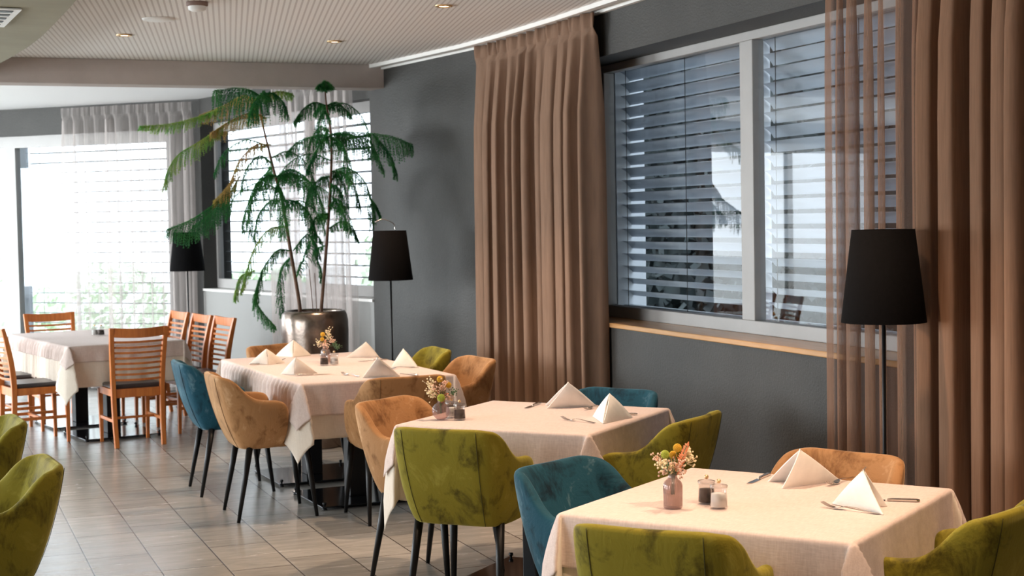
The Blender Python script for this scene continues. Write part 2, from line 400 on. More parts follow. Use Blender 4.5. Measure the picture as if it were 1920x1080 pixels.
# window wall with its opening (y 5.3 .. 8.92, z 1.04 .. 2.60)
WY0, WY1, WZ0, WZ1 = 5.30, 8.86, 1.041, 2.615
wl = MB()
wl.box(WX, WX+.36, -2.2, WY0, 0, CZ); wl.box(WX, WX+.36, WY1, 9.45, 0, CZ)
wl.box(WX, WX+.36, WY0, WY1, 0, WZ0-.03); wl.box(WX, WX+.36, WY0, WY1, WZ1, CZ)
wl.slab(B0, B1, 0, CZ, .36)
struct(wl.build('wall_right', M['wall']))
struct(MB().box(-5.3, 4.16, -2.4, -2.2, 0, CZ).build('wall_near', M['white']))
# unseen left wall; wide window openings added to let the fill lamps in
lw_ = MB(); lw_.box(-5.3, -5.1, -2.2, 4.0, 0, CZ); lw_.box(-5.3, -5.1, 10, 12, 0, CZ); lw_.box(-5.3, -5.1, 16.5, 18.3, 0, CZ)
lw_.box(-5.3, -5.1, 4, 10, 0, .6); lw_.box(-5.3, -5.1, 4, 10, 2.6, CZ); lw_.box(-5.3, -5.1, 12, 16.5, 0, .6); lw_.box(-5.3, -5.1, 12, 16.5, 2.6, CZ)
struct(lw_.build('wall_left', M['white']))
lf = MB()
for y in (4, 6, 8, 9.93, 12, 14.2, 16.43): lf.box(-5.25, -5.15, y, y+.07, .6, 2.6)
for ya, yb in ((4, 10), (12, 16.5)): lf.box(-5.25, -5.15, ya, yb, .6, .67); lf.box(-5.25, -5.15, ya, yb, 2.53, 2.6)
struct(lf.build('window_4', M['frame']))
# bay wall (wall 2) with window from sill 1.036 to 2.72
d2 = (Vector(B2)-Vector(B1)); L2 = d2.length; d2.normalize(); n2 = Vector((d2.y, -d2.x))
def on2(s, off=0): p = Vector(B1)+d2*s+n2*off; return (p.x, p.y)
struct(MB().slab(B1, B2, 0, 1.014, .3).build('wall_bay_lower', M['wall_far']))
wb = MB(); wb.slab(B1, B2, 2.66, CZ, .3); wb.slab(on2(L2-.02), B2, 1.0, 2.66, .3)
struct(wb.build('wall_bay', M['wall']))
# far wall (wall 3) : opening down to the floor
d3 = (Vector(B3)-Vector(B2)); L3 = d3.length; d3.normalize(); n3 = Vector((d3.y, -d3.x))
def on3(s, off=0): p = Vector(B2)+d3*s+n3*off; return (p.x, p.y)
wf = MB(); wf.slab(B2, on3(.34), 0, CZ, .12); wf.slab(on3(.34), B3, 2.62, CZ, .3); wf.slab(on3(.34), B3, 0, .04, .3)
wf.slab(B3, B4, 2.62, CZ, .3); wf.slab(B3, B4, 0, .04, .3); wf.slab((-4.6, 18.12), B4, 0, CZ, .3)
struct(wf.build('wall_far', M['wall']))
# beam across the ceiling
struct(MB().box(-5.2, 3.62, 11.60, 11.84, 2.715, CZ).build('trim_1', M['beam'], bevel=.006))
# white trim where ceiling meets the window wall
def offset_path(o): return [(WX-o, -2.2), (WX-o, 8.6), (WX-o-.03, 9.5), (3.72-o, 10.15), (3.60-o, 10.9), (3.475-o, 11.6)]
def ribbon(path, w_, z0, z1):
    mb = MB()
    P = [Vector(p) for p in path]; Nn = []
    for i in range(len(P)):
        d = (P[min(i+1, len(P)-1)]-P[max(i-1, 0)]).normalized(); Nn.append(Vector((d.y, -d.x)))
    poly = [tuple(p) for p in P]+[tuple(p+n_*w_) for p, n_ in list(zip(P, Nn))[::-1]]
    k = len(P); vs = []
    for z in (z0, z1):
        for p, n_ in zip(P, Nn): vs += [(p.x, p.y, z), (p.x+n_.x*w_, p.y+n_.y*w_, z)]
    fs = []
    for i in range(k-1):
        a = 2*i; fs += [(a, a+1, a+3, a+2), (2*k+a, 2*k+a+2, 2*k+a+3, 2*k+a+1), (a, a+2, 2*k+a+2, 2*k+a), (a+1, 2*k+a+1, 2*k+a+3, a+3)]
    return mb.add(vs, fs)
struct(ribbon(offset_path(.13), .05, 2.872, 2.899).build('trim_2', M['trim_white']))
struct(ribbon(offset_path(.035), .03, 2.862, 2.899).build('trim_3', M['trim_white']))
# curved dropped soffit top left
arc = [(.74, -2.2), (.765, 5.0), (.765, 6.5), (.75, 7.3), (.735, 7.9), (.715, 8.5), (.69, 9.1), (.65, 9.65), (.59, 10.2), (.51, 10.8), (.40, 11.3), (.30, 11.58)]
struct(MB().prism([(-5.1, -2.2)]+arc+[(-5.1, 11.58)], 2.75, 2.899).build('ceiling_soffit', M['soffit']))
# air vent in the soffit
av = empty('air_vent', at_z(8, 34, 2.748)); tag(av, 'white slotted air vent set in the olive curved soffit', 'air vent')
av.rotation_euler = (0, 0, R(4))
MB().box(-.36, .036, -.40, .30, -.010, -.001).build('vent_frame', M['plastic'], av, bevel=.003)
sl = MB()
for k in range(5): sl.box(-.34, -.0, -.36+k*.13, -.30+k*.13, -.013, -.0101)
sl.build('vent_slot', M['black_metal'], av)

# sill
struct(MB().box(WX-.012, WX+.29, WY0, WY1, WZ0-.028, WZ0).build('trim_4', M['sill'], bevel=.005))
# main window: outer frame, mullion, panes
FX0, FX1 = WX+.24, WX+.31
y_l = 8.72; ym1, ym0 = 7.03, 6.90; y_r = 5.42
gz0, gz1 = 1.112, 2.568
wn = MB()
wn.box(FX0, FX1, WY0, WY1, WZ0, gz0); wn.box(FX0, FX1, WY0, WY1, gz1, WZ1)
wn.box(FX0, FX1, y_l, WY1, gz0, gz1); wn.box(FX0, FX1, ym0, ym1, gz0, gz1); wn.box(FX0, FX1, WY0, y_r, gz0, gz1)
wo = wn.build('window_1', M['frame'], bevel=.004); struct(wo)
for a, b_ in ((ym1, y_l), (y_r, ym0)):
    MB().box(FX0+.035, FX0+.041, a, b_, gz0, gz1).build('pane', M['glass_pane'], wo)
# dark strip on the left jamb, the shade of the recess put in as colour
struct(MB().box(WX+.002, FX0, WY1-.035, WY1-.001, WZ0, WZ1-.001).build('trim_5', M['jamb_shade']))

def blind(name, label, y0, y1, x, z0, z1, pitch, width, tilt, smat, org=None, ax=None, closed_top=0, cords=(.08, .52)):
    """outdoor venetian blind hanging outside a window, local x runs along the window"""
    e = empty(name, org, ax); Lw = abs(y1-y0)
    tag(e, label, 'blind')
    mb = MB(); nz_ = int((z1-z0)/pitch)
    for i in range(nz_):
        z = z1-.03-i*pitch; f = i/nz_
        tl = tilt(f) if callable(tilt) else tilt
        prof = []
        for k in range(7):
            u = (k/6-.5)*width; c = .10*width*(1-(2*k/6-1)**2)
            prof.append((u*math.cos(tl)-c*math.sin(tl), u*math.sin(tl)+c*math.cos(tl)))
        vs = [(xx, -a, z+b_) for xx in (0, Lw) for a, b_ in prof]
        mb.add(vs, [(k, k+1, k+8, k+7) for k in range(6)])
    s_ = mb.build('slats', smat, e, smooth=True); sd = s_.modifiers.new('solid', 'SOLIDIFY'); sd.thickness = .0015
    for xa, xb in ((-.11, -.012), (Lw+.005, Lw+.03)): MB().box(xa, xb, -.02, .02, z0, z1).build('guide_rail', M['rail'], e)
    MB().box(-.03, Lw+.03, -.05, .05, z1, z1+.06).build('head_box', M['rail'], e)
    for c in cords:
        xx = c*Lw; MB().box(xx-.0015, xx+.0015, -width/2-.004, -width/2-.001, z0, z1).build('ladder_cord', M['black_metal'], e)
    MB().box(0, Lw, -.03, .03, z0-.01, z0+.012).build('bottom_rail', smat, e)
    return e
# local +x -> world -y for the main wall : rotate -90 deg ; local -y -> world -x (towards the room)
blind('venetian_blind', 'grey metal outdoor blind behind the left pane of the large window', 0, 8.82-7.20, 0, gz0-.02, gz1+.02, .0765, .087, lambda f: R(40)-R(16)*max(0, f-.55)/.45, M['slat'], (WX+.43, 8.82, 0), -PI/2, cords=(.07, .56))
blind('venetian_blind', 'grey metal outdoor blind behind the right pane, partly behind the brown sheer curtain', 0, 7.06-5.55, 0, gz0-.02, gz1+.02, .0765, .087, lambda f: R(40)-R(16)*max(0, f-.55)/.45, M['slat'], (WX+.43, 7.06, 0), -PI/2, cords=(.10, .6))
# outdoor white jamb lit by the sky beside the blind
struct(MB().box(WX+.36, WX+.56, WY1-.05, WY1+.3, 0, 2.9).build('trim_6', M['rail']))

# bay window
def strip2(mb, s0, s1, z0, z1, o0, o1):
    mb.prism([on2(s0, o0), on2(s1, o0), on2(s1, o1), on2(s0, o1)], z0, z1)
w2 = MB(); S0, S1 = .0, L2-.02
strip2(w2, S0, S1, 1.04, 1.13, .14, .20); strip2(w2, S0, S1, 2.57, 2.66, .14, .20)
strip2(w2, S0, S0+.03, 1.13, 2.57, .14, .20); strip2(w2, S1-.035, S1, 1.13, 2.57, .14, .20); strip2(w2, 1.30, 1.38, 1.13, 2.57, .14, .20)
w2o = struct(w2.build('window_2', M['frame']))
pz = MB(); strip2(pz, S0+.03, S1-.035, 1.13, 2.57, .165, .17); pz.build('pane', M['glass_far'], w2o)
sb = MB(); strip2(sb, S0, S1, 1.014, 1.036, -.015, .2); struct(sb.build('trim_7', M['trim_white']))
p_ = on2(S1-.01, .27)
blind('venetian_blind', 'pale outdoor blind behind the bay window with the tall plant', 0, S1-.05, 0, 1.06, 2.62, .10, .07, R(11), M['slat_pale'], (*p_, 0), math.atan2(-d2.y, -d2.x), cords=(.12, .42, .8))
# far window wall: floor-length glazing
w3 = MB()
def strip3(mb, s0, s1, z0, z1, o0, o1): mb.prism([on3(s0, o0), on3(s1, o0), on3(s1, o1), on3(s0, o1)], z0, z1)
strip3(w3, .34, L3, 2.50, 2.62, .06, .14); strip3(w3, .34, L3, .04, .14, .06, .14)
strip3(w3, .34, .44, .14, 2.50, .06, .14); strip3(w3, 2.33, 2.46, .14, 2.50, .06, .14)
w3o = struct(w3.build('window_3', M['frame']))
pz = MB(); strip3(pz, .44, 2.33, .14, 2.50, .095, .10); pz.build('pane', M['glass_far'], w3o)
pz = MB(); strip3(pz, 2.46, L3, .14, 2.50, .095, .10); pz.build('pane', M['glass_far'], w3o)
w5 = MB(); d4 = (Vector(B4)-Vector(B3)); L4 = d4.length; d4.normalize(); n4 = Vector((d4.y, -d4.x))
def on4(s, off=0): p = Vector(B3)+d4*s+n4*off; return (p.x, p.y)
def strip4(mb, s0, s1, z0, z1, o0, o1): mb.prism([on4(s0, o0), on4(s1, o0), on4(s1, o1), on4(s0, o1)], z0, z1)
strip4(w5, 0, 5.1, 2.5, 2.62, .06, .14); strip4(w5, 0, 5.1, .04, .14, .06, .14)
for s in (0, 1.7, 3.4, 5.0): strip4(w5, s, s+.09, .14, 2.5, .06, .14)
struct(w5.build('window_5', M['frame']))
p_ = on3(2.31, .24)
blind('venetian_blind', 'pale outdoor blind behind the far glazed door and sheer curtain', 0, 1.84, 0, .10, 2.58, .105, .07, R(9), M['slat_pale'], (*p_, 0), math.atan2(-d3.y, -d3.x), cords=(.1, .5, .85))

# garden outside
struct(MB().box(-25, 40, -20, 60, -.25, -.12).build('terrace_ground', M['ground_out']))
def shrub(c, r, h, label):
    rnd = random.Random(int(c[0]*31+c[1]*7)); vs = []; fs = []
    for i in range(900):
        an = rnd.random()*2*PI; zz = rnd.random(); rr_ = r*math.sqrt(max(.05, 1-(2*zz-1)**2*.8))*(.8+.3*rnd.random())
        p = Vector((rr_*math.cos(an), rr_*math.sin(an), zz*h)); q = Vector([rnd.uniform(-1, 1) for _ in range(3)]).normalized()
        a = q.orthogonal().normalized()*.07; b2 = q.cross(a); k = len(vs)
        vs += [p-a, p+b2*.6, p+a, p-b2*.6]; fs.append((k, k+1, k+2, k+3))
    o = build('garden_shrub', vs, fs, M['leaf_out']); o.location = c
    tag(o, label, 'shrub', 'shrubs in the garden beyond the blinds'); return o
for i, (x, y, r, h) in enumerate([(.4, 21.5, .7, 2.9), (2.2, 20.5, .8, 1.3), (4.2, 19.5, .7, 1.2), (5.6, 17.5, .7, 1.9)]):
    shrub((x, y, -.12), r, h, ['tall green garden shrub at the far left behind the glazed door', 'green garden shrub beyond the sheer curtain',
                             'green garden shrub behind the far corner of the room', 'green garden shrub behind the potted plant'][i])

rnd_h = random.Random(4); hv = []; hf = []  # hedge added to block the sky, so the blind gaps stay dark
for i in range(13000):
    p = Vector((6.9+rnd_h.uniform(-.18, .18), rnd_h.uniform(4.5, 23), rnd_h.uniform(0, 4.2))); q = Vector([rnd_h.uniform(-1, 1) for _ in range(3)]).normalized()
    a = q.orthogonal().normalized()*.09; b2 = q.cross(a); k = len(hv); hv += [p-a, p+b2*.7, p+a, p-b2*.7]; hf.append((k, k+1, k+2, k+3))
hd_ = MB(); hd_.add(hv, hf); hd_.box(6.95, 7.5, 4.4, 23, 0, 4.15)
tag(hd_.build('added_hedge', M['hedge'], loc=(0, 0, -.12)), 'tall dark hedge added outside the large window to darken the gaps of the blinds', 'hedge')
# ------------------------------------------------------------------ ceiling fittings
def downlight(x, y, label):
    e = empty('downlight', (x, y, CZ)); tag(e, label, 'ceiling light', 'warm recessed ceiling spots')
    MB().lathe([(.034, -.001), (.038, -.010), (.050, -.008), (.052, -.001)], 24).build('ring', M['ring'], e, smooth=True)
    MB().lathe([(.0005, -.004), (.034, -.004), (.034, -.002), (.0005, -.002)], 24).build('lens', M['bulb'], e)
downlight(2.861, 8.348, 'warm recessed ceiling spot nearest the camera, above the brown curtain')
downlight(2.689, 10.162, 'warm recessed ceiling spot near the beam, in front of the dark wall')
downlight(1.282, 10.12, 'warm recessed ceiling spot beside the round white speaker')
sp = empty('ceiling_speaker', (1.381, 9.298, CZ)); tag(sp, 'flat round white ceiling speaker', 'ceiling speaker')
MB().lathe([(.0005, -.012), (.080, -.012), (.092, -.009), (.098, -.001)], 40).build('speaker_cover', M['plastic'], sp, smooth=True)
sdv = empty('smoke_detector', (1.485, 8.56, CZ)); tag(sdv, 'small round smoke detector with white rim on the grooved ceiling', 'smoke detector')
MB().lathe([(.060, -.001), (.060, -.020), (.050, -.024)], 28).build('mounting_base', M['grille'], sdv, smooth=True)
MB().lathe([(.050, -.024), (.048, -.042), (.030, -.052), (.0005, -.054)], 28).build('sensor_cap', M['plastic'], sdv, smooth=True)

# ------------------------------------------------------------------ curtains
def curtain(name, label, path, z0, z1, nf, amp, m, seed=0, grp=None, header=True, top_amp=.4, flare=0, irr=.35):
    """pleated curtain hanging along a 2D path"""
    rnd = random.Random(seed); P = catmull([Vector((*p, 0)) for p in path], 8)
    Ls = [0]
    for a, b in zip(P, P[1:]): Ls.append(Ls[-1]+(b-a).length)
    T = Ls[-1]; nu = nf*16+1; zs = [0, .015, .03, .0301, .05, .08, .12, .2, .3, .42, .55, .68, .8, .9, .97, 1]
    def pos(s):
        s = min(max(s, 0), T)
        for i in range(len(P)-1):
            if s <= Ls[i+1]+1e-9:
                f = (s-Ls[i])/max(Ls[i+1]-Ls[i], 1e-9); d = (P[i+1]-P[i]).normalized(); return P[i].lerp(P[i+1], f), d
    bnds = [0]
    for i in range(nf): bnds.append(bnds[-1]+1+irr*rnd.uniform(-1, 1))
    bnds = [b/bnds[-1] for b in bnds]; av_ = [1+.4*rnd.uniform(-1, 1) for _ in range(nf)]; sk = [rnd.uniform(-.5, .5) for _ in range(nf)]
    drift = [rnd.uniform(-1, 1) for _ in range(nf+1)]
    vs = []
    for v in zs:
        hw = top_amp+(1-top_amp)*sstep(0, .25, v)
        for i in range(nu):
            k = min(i//16, nf-1); f = (i-k*16)/16
            fb = f+sk[k]*.25*math.sin(2*PI*f)*hw
            wave = 1.15-2.3*math.sin(PI*f)**.62+.10*math.sin(4*PI*f+k)
            dr = (drift[k]*(1-f)+drift[k+1]*f)*.012*sstep(.1, 1, v)
            s = (bnds[k]+(bnds[k+1]-bnds[k])*fb)*T
            s2 = T/2+(s-T/2)*(1+flare*v)+dr
            p, d = pos(s2 if flare == 0 else min(max(s2, 0), T))
            if s2 < 0 or s2 > T: p = p+d*(s2-(0 if s2 < 0 else T))
            nn = Vector((d.y, -d.x, 0)); a = amp*av_[k]*hw
            if header and v < .031: a = amp*.30; wave = math.sin(2*PI*f)+.5*math.sin(6*PI*f+k)*(1 if v < .03 else .2)
            sd = .25*amp*math.sin(4*PI*f)*hw
            vs.append(tuple(p+nn*(a*wave)+d*sd)[:2]+(z1+(z0-z1)*v,))
    fs = [(j*nu+i, j*nu+i+1, (j+1)*nu+i+1, (j+1)*nu+i) for j in range(len(zs)-1) for i in range(nu-1)]
    o = build(name, vs, fs, m, smooth=True); tag(o, label, 'curtain', grp); return o
c1 = curtain('curtain', 'long opaque taupe curtain between the dark wall and the large window',
             [(3.655, 10.02), (3.69, 9.6), (3.71, 9.0), (3.71, 8.16)][::-1], .02, 2.868, 11, .066, M['curtain'], 3, flare=.03, irr=.25)
sdm = c1.modifiers.new('solid', 'SOLIDIFY'); sdm.thickness = .004
curtain('curtain', 'brown sheer curtain behind the big black lamp shade, covering the window edge',
        [(3.70, 4.86), (3.70, 5.69)], .02, 2.868, 8, .034, M['sheer_thin'], 11, top_amp=.6)
curtain('curtain', 'brown sheer curtain at the right edge, in denser folds',
        [(3.69, 2.6), (3.69, 4.95)], .02, 2.868, 16, .068, M['sheer_brown'], 5, top_amp=.6)
curtain('curtain', 'pale sheer curtain over the far glazed door on the left', [on3(.02, -.10), on3(.9, -.12), on3(1.58, -.11)], .03, 2.87, 12, .045, M['sheer_pale'], 8, top_amp=.5)
curtain('curtain', 'pale sheer curtain in the bay behind the tall potted plant', [on2(.10, -.12), on2(.8, -.12), on2(1.50, -.12)], .03, 2.87, 10, .045, M['sheer_pale'], 9, top_amp=.5)

# ------------------------------------------------------------------ armchair
def shell_mesh():
    # right half, u 0 (back centre) .. 1 (arm tip): top path x, y, z ; bottom path x, y, z
    T = [(0, -.350, .806), (.10, -.348, .808), (.160, -.341, .808), (.203, -.316, .802), (.227, -.272, .792), (.240, -.226, .760), (.247, -.180, .712),
         (.252, -.130, .678), (.255, -.070, .667), (.254, -.010, .663), (.248, .038, .648), (.240, .062, .612)]
    Bt = [(0, -.222, .424), (.08, -.221, .423), (.140, -.214, .423), (.176, -.195, .423), (.196, -.160, .423), (.206, -.120, .424), (.212, -.080, .425),
          (.216, -.040, .427), (.218, -.010, .430), (.219, .010, .434), (.219, .022, .440), (.217, .034, .452)]
    T = [(x*1.055, y, z) for x, y, z in T]; Bt = [(x*1.05, y, z-.008) for x, y, z in Bt]
    top = catmull(T, 3); bot = catmull(Bt, 3)
    top = [Vector((-p.x, p.y, p.z)) for p in top[:0:-1]]+top; bot = [Vector((-p.x, p.y, p.z)) for p in bot[:0:-1]]+bot
    n = len(top); th = .030
    rows = []
    for i in range(n):
        tp, bt = top[i], bot[i]
        d = (top[min(i+1, n-1)]-top[max(i-1, 0)]); d.z = 0
        if d.length < 1e-5: d = Vector((0, 1, 0))
        d.normalize(); inn = Vector((-d.y, d.x, 0))   # towards the seat
        if (Vector((0, 0, 0))-Vector((tp.x, tp.y, 0))).dot(inn) < 0: inn = -inn
        sec = []
        sec.append(bt+inn*.030-Vector((0, 0, .016))); sec.append(bt+inn*.006-Vector((0, 0, .008)))
        for f, bulge in ((.05, .004), (.14, .011), (.35, .018), (.65, .014), (.90, .003)):
            p = bt.lerp(tp, f)-inn*bulge; sec.append(p)
        up = Vector((0, 0, 1))
        c = tp+inn*th*.8
        for an in (150, 120, 90, 60, 30):
            sec.append(c+(-inn*math.cos(R(180-an))*-1)*0+(-inn)*th*.8*math.cos(R(180-an))*-1*0+(inn*math.cos(R(an)))*th*.8+up*(math.sin(R(an))*.022-.008))
        for f in (.85, .6, .35, .12):
            q = bt.lerp(tp, f)+inn*(th*1.6+.012*math.sin(PI*f)); sec.append(q)
        sec.append(bt+inn*(th*1.5)+up*.006)
        rows.append(sec)
    m_ = len(rows[0]); vs = [p for r_ in rows for p in r_]; fs = []
    for i in range(n-1):
        for k in range(m_): fs.append((i*m_+k, (i+1)*m_+k, (i+1)*m_+(k+1) % m_, i*m_+(k+1) % m_))
    fs.append(tuple(range(m_))); fs.append(tuple(range((n-1)*m_+m_-1, (n-1)*m_-1, -1)))
    def seam(i): return [Vector(p) for p in rows[i][1:8]]
    ks = [min(range(n), key=lambda i: abs(top[i].x-sx*.172)+abs(top[i].y+.34)) for sx in (-1, 1)]
    return vs, fs, [seam(k) for k in ks]
_sv, _sf, _seams = shell_mesh()
def arm_proto(m):
    e = empty('armchair')
    o = build('backrest', _sv, _sf, m, e, True)
    bm = bmesh.new(); bm.from_mesh(o.data); bmesh.ops.recalc_face_normals(bm, faces=bm.faces); bm.to_mesh(o.data); bm.free()
    s_ = o.modifiers.new('subsurf', 'SUBSURF'); s_.levels = 1; s_.render_levels = 1
    for sm_ in _seams: MB().tube(catmull(sm_, 3), .0013, 6).build('seam', M[[k for k in M if M[k] == m][0]+'_seam'], o, smooth=True)
    # seat cushion
    def seat(x0, x1, y0, y1, z0, z1, r_, nn=6):
        mb = MB(); out = []
        def ring(ins, z):
            pts = []
            for (cx, cy, a0) in ((x1-r_, y1-r_, 0), (x0+r_, y1-r_, 90), (x0+r_, y0+r_, 180), (x1-r_, y0+r_, 270)):
                for k in range(nn+1):
                    an = R(a0+90*k/nn); pts.append((cx+(r_-ins)*math.cos(an), cy+(r_-ins)*math.sin(an), z))
            return pts
        rings = [ring(.05, z0), ring(.012, z0+.002), ring(0, z0+.02), ring(0, z1-.03), ring(.010, z1-.010), ring(.030, z1), ring(.058, z1+.006)]
        L_ = len(rings[0]); vs = [p for r2 in rings for p in r2]
        fs = [(j*L_+i, j*L_+(i+1) % L_, (j+1)*L_+(i+1) % L_, (j+1)*L_+i) for j in range(len(rings)-1) for i in range(L_)]
        fs += [tuple(range(L_-1, -1, -1)), tuple(range((len(rings)-1)*L_, len(rings)*L_))]
        return mb.add(vs, fs)
    seat(-.205, .205, -.20, .225, .405, .492, .06).build('seat', m, e, smooth=True)
    for sx in (-1, 1):
        MB().tube([(sx*.185, -.150, .43), (sx*.198, -.19, .22), (sx*.212, -.232, .0)], [.020, .016, .010], 10).build('leg', M['black_wood'], e, smooth=True)
        MB().tube([(sx*.180, .165, .43), (sx*.196, .19, .22), (sx*.212, .216, .0)], [.020, .016, .010], 10).build('leg', M['black_wood'], e, smooth=True)
    return e
_first = {}
def armchair(kind, x, y, deg, label):
    """x, y: centre of the seat; deg: the way the chair faces (0 = +X)"""
    if kind not in _first: e = arm_proto(M[kind]); _first[kind] = e
    else: e = copy_tree(_first[kind])
    e.location = (x, y, 0); e.rotation_euler = (0, 0, R(deg-90)); tag(e, label, 'chair'); 
    e['group'] = {'olive': 'olive green velvet armchairs', 'gold': 'golden beige velvet armchairs', 'teal': 'teal blue velvet armchairs'}[kind]
    return e
def back_at(x, y, deg, d=.35):      # seat centre from the middle of the back's top edge
    return x+d*math.cos(R(deg)), y+d*math.sin(R(deg))
armchair('teal', 1.79, 9.50, 0, 'teal velvet armchair behind the golden one at the left side of the long table')
armchair('gold', 1.84, 8.60, 0, 'golden beige velvet armchair with its whole back seen, left side of the long table')
armchair('gold', 2.399, 10.181, -62, 'golden beige velvet armchair at the far end of the long table, only its top seen')
armchair('olive', 2.877, 9.528, 180, 'olive velvet armchair against the dark wall, right of the long table')
armchair('gold', 2.878, 8.714, 187, 'golden beige velvet armchair in front of the taupe curtain, right of the long table')
armchair('gold', 2.449, 8.207, 92, 'golden beige velvet armchair seen from behind at the near end of the long table')
armchair('gold', 2.209, 6.673, -56, 'golden beige velvet armchair facing the square table with the round vase')
armchair('olive', 2.166, 6.044, 45, 'olive velvet armchair seen from behind, full back in front of the middle square table')
armchair('teal', 2.932, 6.583, -147, 'teal velvet armchair behind the middle square table, only its top seen')
armchair('olive', 2.868, 5.927, 129, 'olive velvet armchair at the right of the middle square table, between two tables')
armchair('teal', 2.168, 4.551, -62, 'teal velvet armchair at the left corner of the nearest table')
armchair('olive', 2.04, 3.89, 43, 'olive velvet armchair cut by the bottom edge, before the nearest table')
armchair('gold', 2.758, 4.402, -153, 'golden beige velvet armchair behind the nearest table, by the black floor lamp')
armchair('olive', 2.749, 3.771, 119, 'olive velvet armchair in the bottom right corner')
armchair('olive', 0.102, 5.695, 185, 'olive velvet armchair in the bottom left corner, nearer of the two there')
armchair('olive', 0.064, 7.035, 185, 'olive velvet armchair at the left edge, behind the nearer one')

# ------------------------------------------------------------------ tables
def table(x, y, deg, w_, label, plate=.62):
    e = empty('table', (x, y, 0), R(deg)); tag(e, label, 'table')
    MB().box(-w_/2+.005, w_/2-.005, -w_/2+.005, w_/2-.005, .722, .752).build('tabletop', M['table_wood'], e, bevel=.004)
    MB().box(-.055, .055, -.055, .055, .022, .722).build('column', M['black_metal'], e, bevel=.004)
    MB().box(-plate/2, plate/2, -plate/2, plate/2, .014, .022).build('base_plate', M['plate'], e, bevel=.002)
    MB().box(-.2, .2, -.2, .2, .712, .721).build('mounting_plate', M['black_metal'], e)
    for sx in (-1, 1):
        for sy in (-1, 1):
            MB().lathe([(.0005, 0), (.016, 0), (.016, .008), (.006, .012), (.006, .030), (.011, .032), (.011, .044), (.0005, .046)], 12).build('leveling_foot', M['black_metal'], e, smooth=True, loc=(sx*(plate/2-.02), sy*(plate/2-.02), 0))
    return e
def tablecloth(name, x, y, deg, W, L, ztop, h, m, label, grp, ear=.30, wave=.006, lam=.16, seed=0, gather=0, rot=0, out0=.004, side_h=None):
    rnd = random.Random(seed); rr_ = .012; ph = [rnd.uniform(0, 6) for _ in range(8)]
    side_h = side_h or {}
    def axis(W_):
        a = []
        hs = [h, h*.95, h*.88, h*.8, h*.72, h*.63, h*.54, h*.45, h*.36, h*.28, h*.2, h*.13, .024, .018, .012, .006, .0]
        hs = [q for q in hs[:-5] if q > .030]+hs[-5:]
        a += [-W_/2-q for q in hs]; k = int(W_/(.011 if gather else .022))
        a += [-W_/2+W_*i/k for i in range(1, k)]; a += [W_/2+q for q in hs[::-1]]; return a
    A = axis(W); Bx = axis(L); nu = len(A)
    def hang(e):
        if e < rr_*PI/2: return rr_*math.sin(e/rr_), rr_*(1-math.cos(e/rr_))
        return rr_, rr_+e-rr_*PI/2
    vs = []
    for b in Bx:
        for a in A:
            ex = max(0, abs(a)-W/2); ey = max(0, abs(b)-L/2); sx = 1 if a > 0 else -1; sy = 1 if b > 0 else -1
            cx = max(-W/2, min(W/2, a)); cy = max(-L/2, min(L/2, b))
            if ex == 0 and ey == 0:
                z = ztop+.0016*mnoise.noise(Vector((a*3+seed, b*3, 0))); vs.append((a, b, z)); continue
            if ex > 0 and ey > 0:
                r_ = math.hypot(ex, ey); fi = math.atan2(ey, ex); o, dn = hang(r_)
                g = fi/(PI/2); q = ear*.20*(1-math.exp(-dn/.20)); P1 = (1.15*q, -.40*q); P2 = (-.40*q, 1.15*q)
                c0 = o+out0*dn/h
                key = [(0, (c0, 0)), (.20, (c0+P1[0], P1[1])), (.50, (c0*.8+(P1[0]+P2[0])*.62, c0*.8+(P1[1]+P2[1])*.62)), (.80, (P2[0], c0+P2[1])), (1, (0, c0))]
                for (ga, pa), (gb, pb_) in zip(key, key[1:]):
                    if g <= gb+1e-9:
                        f = (g-ga)/(gb-ga); ox = pa[0]+(pb_[0]-pa[0])*f; oy = pa[1]+(pb_[1]-pa[1])*f; break
                vs.append((cx+sx*ox, cy+sy*oy, ztop-dn*.985))
            else:
                e_ = ex or ey; o, dn = hang(e_); s = b if ex > 0 else a
                amp = wave*(dn/h)
                q = math.sin(2*PI*s/lam+ph[0]+sx)+.6*math.sin(2*PI*s/(lam*.47)+ph[1])
                edge = min(1, (min(L/2-abs(s), 1) if ex > 0 else min(W/2-abs(s), 1))/.10); edge = max(0, edge)
                off = o+out0*dn/h+(amp*q+wave*dn/h)*edge
                if gather and ex > 0 and sx < 0:
                    g = abs(math.sin(PI*s/.075+ph[2]+.6*math.sin(s*9)))
                    off += gather*edge*min(1, dn/.05)*(g**1.6); dn *= 1-.06*g*edge
                if ex > 0: vs.append((cx+sx*off, cy, ztop-dn))
                else: vs.append((cx, cy+sy*off, ztop-dn))
    fs = [(j*nu+i, j*nu+i+1, (j+1)*nu+i+1, (j+1)*nu+i) for j in range(len(Bx)-1) for i in range(nu-1)]
    o = build(name, vs, fs, m, None, True); o.location = (x, y, 0); o.rotation_euler = (0, 0, R(deg+rot))
    sm = o.modifiers.new('solid', 'SOLIDIFY'); sm.thickness = .0012; sm.offset = 1
    tag(o, label, 'tablecloth', grp); return o
T_D = (2.455, 4.165, -53.5); T_C = (2.608, 6.418, -48.0)
table(*T_D, .92, 'square table nearest the camera, hidden under its cloths')
table(*T_C, .92, 'square table in the middle, before the taupe curtain, hidden under its cloths')
B_, A_ = (2.385, 9.29, 3.3), (1.31, 12.86, 11)
def along(T, s): a = R(T[2]+90); return T[0]+s*math.cos(a), T[1]+s*math.sin(a)
table(*along(B_, -.445), B_[2], .90, 'near half of the long table by the tall potted plant'); table(*along(B_, .445), B_[2], .90, 'far half of the long table by the tall potted plant')
